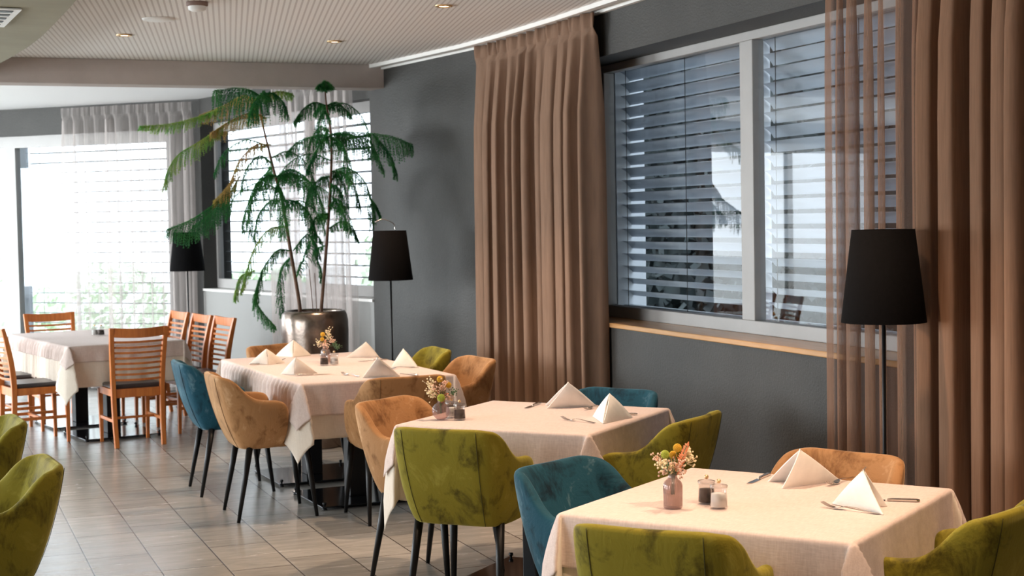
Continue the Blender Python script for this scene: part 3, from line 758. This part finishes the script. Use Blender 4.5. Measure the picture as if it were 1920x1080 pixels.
table(*along(A_, -.43), A_[2], .87, 'near half of the far table among wooden chairs'); table(*along(A_, .43), A_[2], .87, 'far half of the far table among wooden chairs')
G1, G2 = 'rose cream top tablecloths', 'cream under tablecloths'
for (x, y, dg), W_, L_, hu, ht, s, gt, nm in ((T_D, .92, .92, .34, .17, 1, 0, 'the nearest square table'), (T_C, .92, .92, .34, .17, 2, 0, 'the middle table with round vase'),
                                          (B_, .92, 1.82, .32, .19, 3, .026, 'the long table with six napkins'), (A_, .90, 1.74, .32, .13, 4, .024, 'the far table among wooden chairs')):
    tablecloth('under_tablecloth', x, y, dg, W_-.006, L_-.006, .7555, hu, M['under'], 'cream lower cloth on '+nm, G2, ear=.52, seed=s+10, wave=.006, lam=.30, gather=gt*.5, out0=.0)
    tablecloth('tablecloth', x, y, dg, W_, L_, .7595, ht, M['cloth'], 'rose cream top cloth on '+nm, G1, ear=.50, seed=s, wave=.005, lam=.23, gather=gt, out0=.008)
TT = .7615

# ------------------------------------------------------------------ napkins and cutlery
def napkin(apx, apz, F1, Bt, F2, label, m=None, z=TT):
    """standing folded napkin: two cloth faces meeting in the edge apex-Bt"""
    m = m or M['napkin']
    A = Vector((*apx, z+apz)); F1 = Vector((*F1, z)); F2 = Vector((*F2, z)); Bt = Vector((*Bt, z))
    c = Vector(((F1.x+F2.x+Bt.x)/3, (F1.y+F2.y+Bt.y)/3, z)); mb = MB(); n_ = 7
    for F in (F1, F2):
        nn = (Bt-A).cross(F-A).normalized()
        if nn.dot((A+F+Bt)/3-c-Vector((0, 0, .03))) < 0: nn = -nn
        vs = []; idx = {}
        for i in range(n_+1):
            for j in range(n_+1-i):
                u, v = i/n_, j/n_; p = A*(1-u-v)+Bt*u+F*v
                p = p+nn*(.010*math.sin(PI*min(1, u+v))*(.4+.6*math.sin(PI*(v/(u+v+1e-6)))))
                p.z = max(p.z, z+.0005); idx[(i, j)] = len(vs); vs.append(p)
        fs = []
        for i in range(n_):
            for j in range(n_-i):
                fs.append((idx[(i, j)], idx[(i+1, j)], idx[(i, j+1)]))
                if i+j < n_-1: fs.append((idx[(i+1, j)], idx[(i+1, j+1)], idx[(i, j+1)]))
        mb.add(vs, fs)
    o = mb.build('napkin', m, None, smooth=True)
    bm = bmesh.new(); bm.from_mesh(o.data); bmesh.ops.remove_doubles(bm, verts=bm.verts, dist=.0005)
    bmesh.ops.recalc_face_normals(bm, faces=bm.faces); bm.to_mesh(o.data); bm.free()
    sm = o.modifiers.new('solid', 'SOLIDIFY'); sm.thickness = .005; sm.offset = 0
    bv = o.modifiers.new('bevel', 'BEVEL'); bv.width = .0018; bv.segments = 2
    tag(o, label, 'napkin', 'folded napkins standing on the tables'); return o
def px_napkin(apx, F1, Bt, F2, label, m=None, h=.118):
    f = [at_z(*q, TT) for q in (F1, Bt, F2)]
    A = at_z(*apx, TT+h); 
    return napkin((A.x, A.y), h, *[(q.x, q.y) for q in f], label, m)
_cut = {}
def cutlery(kind, tip, d, label, L_=.20, z=TT):
    """tip: where the tines or the blade end lie; d: direction of the handle"""
    if kind not in _cut:
        e = empty(kind)
        if kind == 'fork':
            hs = catmull([(0, .085, .012), (0, .12, .011), (0, .16, .006), (0, .20, .004)], 4); k = len(hs)
            MB().bar(hs, [.005+.009*sstep(.3, 1, i/(k-1)) for i in range(k)], .0026).build('handle', M['steel'], e, smooth=False, bevel=.0008)
            hd = MB(); hd.bar(catmull([(0, .088, .0125), (0, .075, .010), (0, .060, .005), (0, .045, .004)], 3), [.005, .007, .011, .017, .021, .023, .024, .024, .024, .024], .0018)
            for t_ in (-9, -3, 3, 9):
                hd.bar([(t_/1000, .046, .004), (t_/1000, .025, .0065), (t_/1000*.9, .0, .017)], [.0036, .003, .0018], .0016)
            hd.build('tines', M['steel'], e)
        else:
            MB().bar([(0, .105, .005), (0, .12, .006), (0, .17, .006), (0, .195, .006), (0, .205, .006)], [.009, .012, .016, .016, .010], [.006, .008, .008, .008, .005]).build('handle', M['steel'], e, bevel=.002)
            MB().add([(-.008, .10, .002), (.009, .10, .002), (.010, .05, .002), (.007, .015, .002), (-.006, 0, .002), (-.008, .03, .002),
                      (-.008, .10, .004), (.009, .10, .0028), (.010, .05, .0028), (.007, .015, .0028), (-.006, 0, .0035), (-.008, .03, .004)],
                     [(5, 4, 3, 2, 1, 0), (6, 7, 8, 9, 10, 11)]+[(i, (i+1) % 6, 6+(i+1) % 6, 6+i) for i in range(6)]).build('blade', M['steel'], e)
        _cut[kind] = e
    else: e = copy_tree(_cut[kind])
    e.location = (tip[0], tip[1], z-.001); e.rotation_euler = (0, 0, math.atan2(d[1], d[0])-PI/2)
    tag(e, label, kind, {'fork': 'forks on the tables', 'knife': 'table knives on the tables'}[kind]); return e
px_napkin((1500, 843), (1466, 916), (1575, 901), (1440, 903), 'white napkin folded into a tent, farther one on the nearest table', M['napkin_w'], .125)
px_napkin((1619, 881), (1657, 966), (1560, 945), (1664, 950), 'white napkin folded into a tall tent near the right edge of the nearest table', M['napkin_w'], .115)
px_napkin((1065, 717), (1025, 766), (1119, 762), (1022, 760), 'white napkin tent before the hidden teal chair on the middle table', M['napkin_w'], .125)
px_napkin((1143, 738), (1112, 781), (1131, 795), (1186, 783), 'white napkin tent at the right side of the middle table', M['napkin_w'], .115)
px_napkin((499.5, 654), (467, 683), (503, 684), (534, 680), 'leftmost napkin tent on the long table', h=.10)
px_napkin((550, 638), (516, 668), (549.5, 670), (583, 666), 'napkin tent at the far left corner of the long table', h=.105)
px_napkin((555, 670), (527, 701), (552, 703), (596, 700), 'napkin tent at the left side of the long table, nearest on that side', h=.105)
px_napkin((686, 641), (648, 671), (711, 670), (655, 666), 'napkin tent at the far right of the long table, behind two others', h=.105)
px_napkin((756, 654), (733, 689), (784, 689), (748, 684), 'napkin tent at the right side of the long table before the olive chair', h=.11)
px_napkin((708, 670), (679, 709), (750, 706), (684, 702), 'napkin tent nearest the camera on the long table', h=.12)
def zxy(px, py): p = at_z(px, py, TT); return (p.x, p.y)
cutlery('knife', zxy(1403, 908), (.78, .63), 'knife with its blade out left of the farther napkin on the nearest table')
cutlery('fork', zxy(1551, 912), (.86, .50), 'fork right of the farther napkin on the nearest table')
cutlery('fork', zxy(1541, 950), (.42, -.90), 'fork lying before the tall right napkin on the nearest table')
cutlery('knife', (2.871-.205*.80, 3.911+.205*.60), (.80, -.60), 'knife with its handle right of the tall napkin on the nearest table')
cutlery('knife', zxy(985, 766), (.68, .73), 'knife left of the farther napkin on the middle table')
cutlery('fork', zxy(1096, 770), (.75, .66), 'fork right of the farther napkin on the middle table')
cutlery('fork', zxy(1053, 787), (.40, -.91), 'fork before the right napkin on the middle table')
cutlery('knife', (3.022-.205*.74, 6.215+.205*.67), (.74, -.67), 'knife right of the right napkin on the middle table')
cutlery('knife', (2.15, 9.64), (-1, .02), 'knife before the leftmost napkin on the long table')
cutlery('fork', (2.22, 9.82), (-1, .02), 'fork behind the leftmost napkin on the long table')
cutlery('knife', (2.26, 8.80), (-1, .0), 'knife before the nearest left napkin on the long table')
cutlery('fork', zxy(641, 702), (.25, -.97), 'fork left of the nearest napkin on the long table')
cutlery('knife', (2.63, 8.62), (.25, -.97), 'knife right of the nearest napkin on the long table')
cutlery('knife', (2.62, 9.50), (1, .1), 'knife before the far right napkin on the long table')
cutlery('fork', (2.62, 8.90), (1, .1), 'fork before the right side napkin on the long table')

# ------------------------------------------------------------------ shakers, vases, flowers
def shaker(x, y, fill, label, nm, rot=0, s=1.0):
    e = empty(nm, (x, y, TT), rot); tag(e, label, 'shaker'); e.scale = (s, s, s)
    MB().lathe([(.0005, .002), (.026, .002), (.0275, .006), (.0245, .058), (.028, .064), (.028, .070), (.0265, .070), (.0225, .058), (.0255, .008), (.0005, .006)], 28).build('jar', M['clear'], e, smooth=True)
    MB().lathe([(.0005, .0065), (.0250, .0065), (.0232, .046), (.0005, .048)], 28).build('salt_filling' if fill == 'salt' else 'pepper_filling', M[fill], e, smooth=True)
    ld = MB().lathe([(.0005, .064), (.0262, .064), (.0268, .072), (.008, .076), (.003, .078)], 24).build('lid', M['clear'], e, smooth=True)
    MB().ball((0, 0, .084), .0072, 12, 8).build('knob', M['ring'], ld, smooth=True)
for (px, py, f, l_, nm) in ((1325, 944, 'pepper', 'dark pepper jar with ball lid on the nearest table', 'pepper_shaker'), (1348, 953, 'salt', 'white salt jar with ball lid on the nearest table', 'salt_shaker'),
                        (847, 783, 'salt', 'salt jar between vase and pepper jar on the middle table', 'salt_shaker'), (862, 787, 'pepper', 'black pepper jar on the middle table', 'pepper_shaker'),
                        (608, 685, 'pepper', 'black pepper jar on the long table', 'pepper_shaker'), (627, 684, 'salt', 'salt jar on the long table', 'salt_shaker'),
                        (178, 629, 'salt', 'salt jar on the far table', 'salt_shaker'), (190, 629, 'pepper', 'dark pepper jar on the far table', 'pepper_shaker')):
    p = at_z(px, py, TT); shaker(p.x, p.y, f, l_, nm)
def vase(kind, x, y, label):
    e = empty('flower_vase', (x, y, TT)); tag(e, label, 'vase')
    if kind == 'bottle':
        prof = [(.0005, .002), (.027, .002), (.029, .006), (.0295, .072), (.026, .082), (.016, .092), (.013, .098), (.0135, .106), (.0125, .107), (.0115, .098), (.014, .091), (.024, .080), (.0275, .070), (.027, .008), (.0005, .006)]
        MB().lathe(prof, 96, rfun=lambda k, n: 1+.022*math.cos(2*PI*k*24/n)).build('vase_body', M['rose_glass'], e, smooth=True)
        return .105
    prof = [(.0005, .001), (.016, .001)]+[(.040*math.sin(a), .040-.040*math.cos(a)) for a in [R(x_) for x_ in range(35, 160, 10)]]+[(.013, .082), (.0135, .088), (.0115, .088), (.011, .082)]
    o = MB().lathe(prof, 64, rfun=None).build('vase_body', M['smoke_glass'], e, smooth=True)
    t, n, l, = o.data.materials[0].node_tree, None, None
    tx = o.modifiers.new('subsurf', 'SUBSURF'); tx.levels = 1; tx.render_levels = 1
    tex = bpy.data.textures.new('dimples', 'VORONOI'); tex.noise_scale = .010
    dm = o.modifiers.new('dimples', 'DISPLACE'); dm.texture = tex; dm.strength = -.004; dm.texture_coords = 'LOCAL'
    return .086
def flower(cx, cy, z0, px_list, depth, label, kind_seed=1):
    """bouquet standing in a vase. px_list: (kind, pixel x, pixel y, size, depth offset)"""
    e = empty('flower_bouquet', (cx, cy, z0)); tag(e, label, 'bouquet', 'dried flower bouquets in the vases'); O = Vector((cx, cy, z0)); rnd = random.Random(kind_seed)
    base = Vector((0, 0, -.055))
    for (k, px, py, s, do) in px_list:
        p = at(px, py, depth+do)-O
        neck = Vector((p.x*.12, p.y*.12, .0)); c = catmull([base+Vector((rnd.uniform(-.006, .006), rnd.uniform(-.006, .006), 0)), neck, neck.lerp(p, .55)+Vector((0, 0, .006)), p], 4)
        st = MB().tube(c, .0011, 5).build('flower_stem', M['f_stem'], e, smooth=True)
        if k in ('yellow', 'lime'):
            mb = MB(); nb = 150
            mb.ball(p, s*.86, 12, 8)
            for i in range(nb):
                zz = 1-2*(i+.5)/nb; rr_ = math.sqrt(1-zz*zz); an = i*2.39996
                mb.ball(p+Vector((rr_*math.cos(an), rr_*math.sin(an), zz))*s*.90, s*.13, 5, 3)
            mb.build('flower_head', M['f_yellow' if k == 'yellow' else 'f_lime'], st, smooth=True)
        elif k == 'leaf':
            mb = MB(); d = (p-neck).normalized(); sd = CAMROT @ Vector((1, 0, 0))
            s = s*1.35
            for i in range(10):
                f = i/9; q = p-d*(1-f)*s*4.0
                for sg in (-1, 1):
                    a = (sd*sg*.75+d*.65+Vector((rnd.uniform(-.2, .2), rnd.uniform(-.5, .5), 0))).normalized(); Ll = s*(1.3-.5*f); wv = a.cross(Vector((rnd.uniform(-.3, .3), 1, rnd.uniform(-.3, .3)))).normalized()*s*.28
                    mb.add([q, q+a*Ll*.5+wv, q+a*Ll, q+a*Ll*.5-wv], [(0, 1, 2, 3)])
            mb.add([p, p+d*s*.6+sd*s*.25, p+d*s*1.2, p+d*s*.6-sd*s*.25], [(0, 1, 2, 3)])
            mb.build('leaf_spray', M['f_orange'], st)
        else:
            mb = MB()
            for i in range(28):
                q = p+Vector((rnd.gauss(0, 1), rnd.gauss(0, 1), rnd.gauss(0, 1)))*s*.85
                mb.tube([p.lerp(neck, .25), q], .0004, 3, False); mb.ball(q, .0026+.0014*rnd.random(), 6, 4)
            mb.build('blossom_cluster', M['f_pink' if k == 'pink' else 'f_cream' if k == 'cream' else 'f_stem'], st, smooth=True)
    return e
v = at_z(1262, 953, TT); dv = 4.69
dD = (CAMROT.transposed() @ (v-Vector((0, 0, CAM_H)))).z*-1
vase('bottle', v.x, v.y, 'ribbed rose brown glass bottle vase on the nearest table')
flower(v.x, v.y, TT+.098, [('yellow', 1270, 840, .0135, -.01), ('lime', 1247, 852, .0135, 0), ('yellow', 1262, 853, .0125, .02), ('leaf', 1288, 836, .010, .01), ('leaf', 1282, 855, .010, -.01),
                          ('leaf', 1279, 868, .009, .02), ('cream', 1296, 862, .012, .01), ('cream', 1290, 846, .008, .03), ('pink', 1236, 858, .010, .02), ('cream', 1242, 872, .013, -.02), ('cream', 1255, 868, .012, .03),
                          ('pink', 1270, 872, .013, -.02), ('cream', 1262, 880, .010, .0), ('pink', 1276, 884, .012, .02), ('green', 1252, 876, .012, 0), ('pink', 1248, 882, .010, .0)], dD, 'bouquet of yellow balls and orange leaves on the nearest table', 1)
v = at_z(827, 787, TT); dC = (CAMROT.transposed() @ (v-Vector((0, 0, CAM_H)))).z*-1
vase('round', v.x, v.y, 'round dimpled smoky glass vase on the middle table')
flower(v.x, v.y, TT+.084, [('yellow', 825, 711, .0145, 0), ('yellow', 841, 722, .0140, .01), ('lime', 827, 746, .018, -.02), ('leaf', 838, 740, .010, .02), ('leaf', 818, 735, .010, .01), ('cream', 806, 718, .013, .02),
                          ('cream', 805, 730, .012, 0), ('pink', 815, 726, .014, -.01), ('pink', 830, 728, .013, .02), ('pink', 834, 718, .010, 0), ('green', 850, 735, .012, 0), ('pink', 822, 738, .014, .02), ('cream', 811, 740, .014, -.02), ('pink', 842, 744, .012, 0)], dC,
       'bouquet with two yellow balls on the middle table', 2)
v = at_z(611, 680, TT); dB = (CAMROT.transposed() @ (v-Vector((0, 0, CAM_H)))).z*-1
vase('bottle', v.x, v.y, 'small glass bottle vase behind the jars on the long table')
flower(v.x, v.y, TT+.098, [('yellow', 605, 627, .015, 0), ('yellow', 604, 636, .0135, -.02), ('leaf', 610, 640, .011, .02), ('cream', 615, 622, .015, 0), ('cream', 616, 632, .014, .01), ('cream', 597, 643, .015, .01), ('pink', 612, 646, .016, -.02),
                          ('pink', 606, 647, .016, .0), ('green', 628, 646, .016, 0), ('pink', 623, 638, .012, 0), ('yellow', 609, 645, .014, .03), ('green', 634, 650, .010, .02)], dB, 'bouquet of yellow and white flowers on the long table', 3)

# ------------------------------------------------------------------ wooden chairs
def wood_chair():
    e = empty('wooden_chair'); W = M['wood']
    def post(sx): return catmull([(sx*.178, -.235, 0), (sx*.182, -.205, .22), (sx*.186, -.20, .44), (sx*.192, -.215, .62), (sx*.200, -.245, .78), (sx*.206, -.275, .905)], 4)
    for sx in (-1, 1):
        pp = post(sx); k = len(pp)
        MB().bar(pp, .034, [.028+.014*math.sin(PI*i/(k-1)) for i in range(k)]).build('rear_post', W, e, bevel=.004)
        MB().bar([(sx*.180, .205, 0), (sx*.184, .20, .42)], [.024, .036], [.024, .036]).build('leg', W, e, bevel=.003)
        MB().bar([(sx*.182, -.20, .20), (sx*.183, .20, .20)], .018, .024).build('stretcher', W, e, bevel=.002)
    MB().bar([(-.18, 0, .20), (.18, 0, .20)], .024, .018, (0, 1, 0)).build('stretcher', W, e, bevel=.002)
    ap = MB(); ap.box(-.17, .17, .185, .205, .385, .44); ap.box(-.17, .17, -.21, -.19, .375, .44)
    for sx in (-1, 1): ap.box(sx*.185-.01, sx*.185+.01, -.19, .19, .385, .44)
    ap.build('apron', W, e, bevel=.002)
    s_ = MB().box(-.195, .195, -.185, .215, .441, .475).build('seat_cushion', M['leather'], e, bevel=.014, seg=4)
    def rail(z, hgt, yb, sag):
        pts = []
        for i in range(9):
            u = i/8*2-1; pts.append((u*.192, yb-.028*(1-u*u), z+sag*u*u))
        return pts
    def ypost(z): return interp([(.44, -.20), (.62, -.215), (.78, -.245), (.905, -.275)], z)
    MB().bar(rail(.862, .08, ypost(.87), .010), .018, .070, (0, 1, 0)).build('top_rail', W, e, bevel=.003)
    bs = MB()
    for i in range(8):
        z = .795-i*.041; bs.bar(rail(z, .02, ypost(z), .004), .012, .017, (0, 1, 0))
    bs.build('back_slats', W, e, bevel=.0015)
    return e
_wc = wood_chair(); _used = [False]
def place_wood(x, y, deg, label):
    e = _wc if not _used[0] else copy_tree(_wc); _used[0] = True
    e.location = (x, y, 0); e.rotation_euler = (0, 0, R(deg-90)); tag(e, label, 'chair', 'orange wooden slat-back chairs around the far table')
place_wood(1.478, 11.89, 98, 'wooden slat-back chair seen from behind at the near end of the far table')
place_wood(.80, 12.34, 11, 'wooden slat-back chair at the left edge, nearer one on that side')
place_wood(.66, 13.05, 11, 'wooden slat-back chair on the left, mostly hidden behind the nearer one')
place_wood(1.10, 14.0-.20, -81, 'wooden slat-back chair behind the far table, lit by the glazed door')
place_wood(2.06, 12.44, 191, 'wooden slat-back chair on the right side, nearest of the three')
place_wood(1.96, 12.93, 191, 'wooden slat-back chair on the right side, middle of the three')
place_wood(1.86, 13.50, 191, 'wooden slat-back chair on the right side, farthest of the three')

# ------------------------------------------------------------------ floor lamps
def lamp(x, y, label, hook=False, first=[None]):
    if first[0] is None:
        e = empty('floor_lamp')
        MB().lathe([(.0005, .0), (.135, .0), (.138, .004), (.135, .012), (.012, .016), (.0005, .016)], 40).build('base', M['black_metal'], e, smooth=True)
        MB().tube([(0, 0, .014), (0, 0, 1.50)], .0075, 12).build('pole', M['black_metal'], e, smooth=True)
        s_ = MB().lathe([(.160, 1.245), (.118, 1.598), (.1165, 1.598), (.1585, 1.245), (.160, 1.245)], 64).build('lamp_shade', M['shade'], e, smooth=True)
        fr = MB()
        for k in range(3):
            an = k*2*PI/3; fr.tube([(0, 0, 1.50), (.117*math.cos(an), .117*math.sin(an), 1.585)], .0022, 6)
        fr.build('shade_carrier', M['black_metal'], e)
        first[0] = e
    else: e = copy_tree(first[0])
    e.location = (x, y, 0); tag(e, label, 'floor lamp', 'black floor lamps')
    return e
lamp(3.415, 4.872, 'large black floor lamp at the right before the brown sheer curtain')
l1 = lamp(3.13, 10.42, 'black floor lamp before the dark grey wall beside the plant')
rl = at(733, 431, 10.9)
MB().tube(catmull([(-.10, .02, 1.66), (-.05, .01, 1.68), (0, 0, 1.665), (.035, 0, 1.64), (.04, 0, 1.595)], 5), .0035, 6).build('wire_loop', M['steel'], l1, smooth=True)
lamp(2.28, 14.02, 'black floor lamp in the far bay, half hidden by plant fronds')

# ------------------------------------------------------------------ potted plant
PD = 11.30
pb = at(590, 600, PD); PX, PY = pb.x, pb.y
pe = empty('potted_pine', (PX, PY, 0)); tag(pe, 'tall two-stemmed indoor pine with drooping green fronds in a bronze pot', 'potted plant')
PO = Vector((PX, PY, 0))
MB().lathe([(.0005, 0), (.185, 0), (.195, .01), (.225, .35), (.246, .70), (.250, .86), (.248, .94), (.238, .99), (.222, 1.012), (.210, 1.015), (.205, 1.0), (.205, .93), (.0005, .93)], 64).build('pot', M['planter'], pe, smooth=True)
MB().lathe([(.0005, .955), (.12, .95), (.204, .94)], 32).build('soil', M['soil'], pe, smooth=True)
def pp(px, py, d=0): return at(px, py, PD+d)-PO
st1 = catmull([pp(563, 590), pp(560, 560), pp(543, 460), pp(529, 375, -.03), pp(517, 333, -.04), pp(505, 286, -.05), pp(490, 220, -.05), pp(487, 178, -.05)], 5)
st2 = catmull([pp(602, 590, .05), pp(604, 560, .05), pp(614, 437, .05), pp(621, 319, .02), pp(620, 248, 0), pp(612, 196, -.02), pp(609, 160, -.03)], 5)
for s_, r0 in ((st1, .015), (st2, .014)):
    k = len(s_); MB().tube(s_, [r0*(1-.62*i/(k-1)) for i in range(k)], 10).build('stem', M['bark'], pe, smooth=True)
for a, b in (((587, 585), (580, 505)), ((594, 585), (590, 512))): MB().tube([pp(*a), pp(*b)], .003, 6).build('stem', M['bark'], pe)
RIGHT = CAMROT @ Vector((1, 0, 0)); FWD = Vector((math.sin(YAW), math.cos(YAW), 0))
def frond(pts, key, Lf=.16, n=46, dens=11, hang=1.0, seed=0, start=.06, name='frond', wneed=.014):
    """a drooping branch: a rachis and hanging twigs, each with needles all around"""
    rnd = random.Random(seed); C = catmull(pts, 7); mb = MB(); k = len(C)
    mb.tube(C, [.0048*(1-.75*i/(k-1)) for i in range(k)], 5)
    vs = []; fs = []
    Ls = [0]
    for a, b in zip(C, C[1:]): Ls.append(Ls[-1]+(b-a).length)
    def pt(f):
        s = f*Ls[-1]
        for i in range(k-1):
            if s <= Ls[i+1]+1e-9: return C[i].lerp(C[i+1], (s-Ls[i])/max(1e-9, Ls[i+1]-Ls[i])), (C[i+1]-C[i]).normalized()
        return C[-1], (C[-1]-C[-2]).normalized()
    def needles(path, m_, w_):
        for q in range(m_):
            f = (q+.5)/m_*(len(path)-1); i = min(int(f), len(path)-2); p = path[i].lerp(path[i+1], f-i); d = (path[i+1]-path[i]).normalized()
            for z_ in range(5):
                a = Vector([rnd.gauss(0, 1) for _ in range(3)]); a = (a-d*a.dot(d)).normalized()
                tip = p+(a*.85+d*.7)*w_*rnd.uniform(.8, 1.4); sd = d.cross(a)*.0024; j = len(vs)
                vs.extend([p-sd, p+sd, tip]); fs.append((j, j+1, j+2))
    for i in range(n):
        f = start+(1-start)*(i+rnd.random()*.5)/n; p, d = pt(min(f, 1)); side = d.cross(Vector((0, 0, 1)))
        if side.length < .2: side = RIGHT.copy()
        side.normalize(); sg = 1 if i % 2 else -1
        prof = math.sin(PI*min(1, max(.0, (1-f)*.85+.12)))**.6
        L_ = Lf*prof*rnd.uniform(.65, 1.15)*(.55+.45*min(1, (1-f)*3+.2))
        dr = (side*sg*rnd.uniform(.15, .75)+d*rnd.uniform(.25, .65)+Vector((0, 0, -.15*hang))).normalized()
        path = [p]; cur = p
        for s in range(5):
            dr = (dr+Vector((0, 0, -.42*hang))).normalized(); cur = cur+dr*L_/5; path.append(cur)
        mb.tube(path, .0011, 3, False); needles(path, dens, wneed)
    needles(C, int(Ls[-1]/.012), wneed*1.1)
    mb.add(vs, fs)
    return mb.build(name, M[key], pe)
FR = [  # key, pixel path with depth offsets, twig length, count, hang
    ('needle', [(488, 180, -.05), (465, 168, -.2), (435, 166, -.35), (402, 170, -.45)], .26, 60, 1.5),
    ('needle', [(488, 182, -.05), (495, 172, -.25), (480, 188, -.45), (470, 215, -.55)], .22, 50, 1.3),
    ('needle', [(488, 180, -.05), (510, 174, -.15), (530, 190, -.25), (538, 212, -.3)], .15, 36, 1.2),
    ('needle_lit', [(490, 184, -.05), (520, 172, .15), (548, 176, .3)], .09, 26, .8),
    ('needle_yellow', [(488, 190, -.05), (455, 180, .1), (420, 198, .2), (375, 216, .25)], .15, 44, .9),
    ('needle_lit', [(420, 200, .15), (375, 218, .22), (320, 232, .26), (262, 237, .3)], .10, 50, .8),
    ('needle_yellow', [(500, 222, -.05), (470, 212, -.2), (430, 228, -.3), (395, 250, -.35)], .15, 44, 1.0),
    ('needle_lit', [(430, 228, -.3), (380, 262, -.35), (335, 290, -.4), (314, 322, -.45), (309, 348, -.45)], .15, 50, 1.3),
    ('needle_yellow', [(508, 272, -.05), (480, 272, -.15), (450, 300, -.25), (430, 345, -.3), (400, 378, -.3)], .15, 50, 1.0),
    ('needle', [(440, 335, -.25), (410, 375, -.3), (370, 405, -.35), (340, 420, -.35), (313, 430, -.35)], .20, 70, 1.4),
    ('needle', [(450, 330, -.2), (425, 370, -.2), (395, 400, -.2), (360, 425, -.2)], .18, 50, 1.3),
    ('needle', [(517, 330, -.05), (500, 325, .1), (478, 350, .2), (462, 392, .25), (455, 430, .3)], .15, 50, 1.2),
    ('needle', [(517, 330, -.05), (500, 330, -.2), (480, 352, -.35), (468, 400, -.45), (470, 440, -.45)], .15, 50, 1.2),
    ('needle', [(517, 332, -.05), (545, 318, -.2), (575, 335, -.35), (600, 372, -.4), (605, 410, -.4)], .17, 56, 1.2),
    ('needle', [(517, 332, -.05), (545, 325, .2), (580, 340, .35), (620, 365, .4), (640, 392, .4)], .16, 50, 1.2),
    ('needle', [(520, 345, -.05), (525, 360, -.35), (530, 400, -.55), (530, 440, -.6)], .17, 50, 1.2),
    ('needle', [(528, 375, -.03), (505, 378, .1), (485, 405, .25), (478, 450, .3)], .13, 40, 1.2),
    ('needle', [(528, 375, -.03), (555, 378, -.1), (580, 400, -.2), (590, 440, -.25)], .14, 44, 1.2),
    ('needle_lit', [(536, 425, 0), (505, 430, -.1), (480, 460, -.2), (465, 500, -.25), (452, 545, -.25)], .12, 44, 1.1),
    ('needle', [(545, 470, 0), (520, 470, -.1), (495, 500, -.2), (485, 530, -.2), (478, 570, -.2)], .12, 44, 1.1),
    ('needle', [(485, 525, -.2), (478, 560, -.22), (492, 585, -.24), (516, 612, -.25)], .11, 34, 1.2),
    ('needle_lit', [(478, 508, -.2), (450, 520, -.22), (440, 560, -.25)], .09, 22, 1.2),
    ('needle', [(548, 480, 0), (530, 500, .15), (525, 540, .2), (530, 590, .2)], .12, 36, 1.2),
    ('needle', [(550, 470, 0), (575, 440, .1), (590, 455, .2), (600, 480, .2)], .12, 30, 1.2),
    ('needle', [(556, 520, 0), (575, 470, -.1), (590, 440, -.15), (604, 455, -.2)], .08, 26, 1.1),
    ('needle', [(609, 166, -.03), (600, 158, -.1), (596, 164, -.12)], .05, 12, .8), ('needle', [(609, 166, -.03), (618, 158, .05), (622, 165, .06)], .05, 12, .8),
    ('needle', [(609, 172, -.03), (610, 152, -.1)], .05, 14, .6),
    ('needle', [(612, 198, -.02), (590, 192, -.1), (568, 205, -.2), (552, 228, -.2)], .11, 34, 1.3),
    ('needle', [(612, 198, -.02), (630, 192, .1), (645, 202, .15), (658, 216, .2)], .09, 28, 1.2),
    ('needle', [(612, 198, -.02), (600, 200, .2), (590, 212, .3)], .09, 20, 1.2),
    ('needle', [(620, 252, 0), (650, 248, -.1), (690, 250, -.2), (735, 256, -.28), (773, 271, -.3)], .22, 84, 1.6),
    ('needle', [(700, 252, -.2), (725, 280, -.25), (738, 305, -.25), (742, 330, -.25)], .10, 24, 1.3),
    ('needle', [(620, 252, 0), (650, 252, .2), (690, 262, .35), (705, 285, .4)], .18, 50, 1.4),
    ('needle', [(620, 252, 0), (590, 255, .1), (560, 265, .2), (538, 285, .25)], .12, 40, 1.2),
    ('needle', [(620, 254, 0), (605, 262, -.25), (590, 290, -.4), (575, 320, -.45)], .15, 44, 1.2),
    ('needle', [(620, 256, 0), (640, 270, -.3), (650, 300, -.45), (655, 340, -.5)], .15, 40, 1.2),
    ('needle', [(621, 322, .02), (650, 315, -.05), (680, 335, -.15), (695, 375, -.2), (698, 420, -.2)], .16, 54, 1.3),
    ('needle', [(621, 322, .02), (645, 325, .2), (665, 350, .3), (675, 390, .3)], .14, 44, 1.2),
    ('needle', [(620, 330, .02), (600, 335, .2), (580, 360, .3), (570, 400, .3)], .14, 44, 1.2),
    ('needle', [(620, 345, .02), (635, 355, -.2), (640, 390, -.35), (650, 425, -.4)], .14, 40, 1.2),
    ('needle', [(616, 400, .04), (595, 405, -.1), (580, 430, -.15)], .10, 26, 1.2),
    ('needle', [(614, 430, .05), (640, 415, .1), (660, 425, .15), (672, 450, .15)], .09, 26, 1.2),
    ('needle', [(612, 460, .05), (590, 470, .15), (600, 500, .2), (603, 530, .2)], .07, 24, 1.1),
    ('needle', [(697, 375, -.2), (705, 385, -.2), (714, 404, -.2)], .07, 12, 1.3),
]
for i, (key, path, Lf, n_, hg) in enumerate(FR):
    frond([pp(*q) for q in path], key, Lf*1.05, int(n_*1.45), 10, hg*1.0, i+1, name='frond')

rf = random.Random(21)
for i, (stm, f0) in enumerate([(st1, f) for f in (.42, .50, .56, .60, .66, .70, .76)]+[(st2, f) for f in (.40, .48, .55, .62, .68, .74, .80)]):
    b0 = stm[int(f0*(len(stm)-1))]; an = i*2.4+.6; L_ = (.46, .40, .34)[i % 3]; hd = Vector((math.cos(an), math.sin(an), 0))
    frond([b0, b0+hd*L_*.4+Vector((0, 0, .05)), b0+hd*L_*.8+Vector((0, 0, -.04)), b0+hd*L_+Vector((0, 0, -.20))], 'needle', .13, 34, 9, 1.1, 100+i, name='frond')
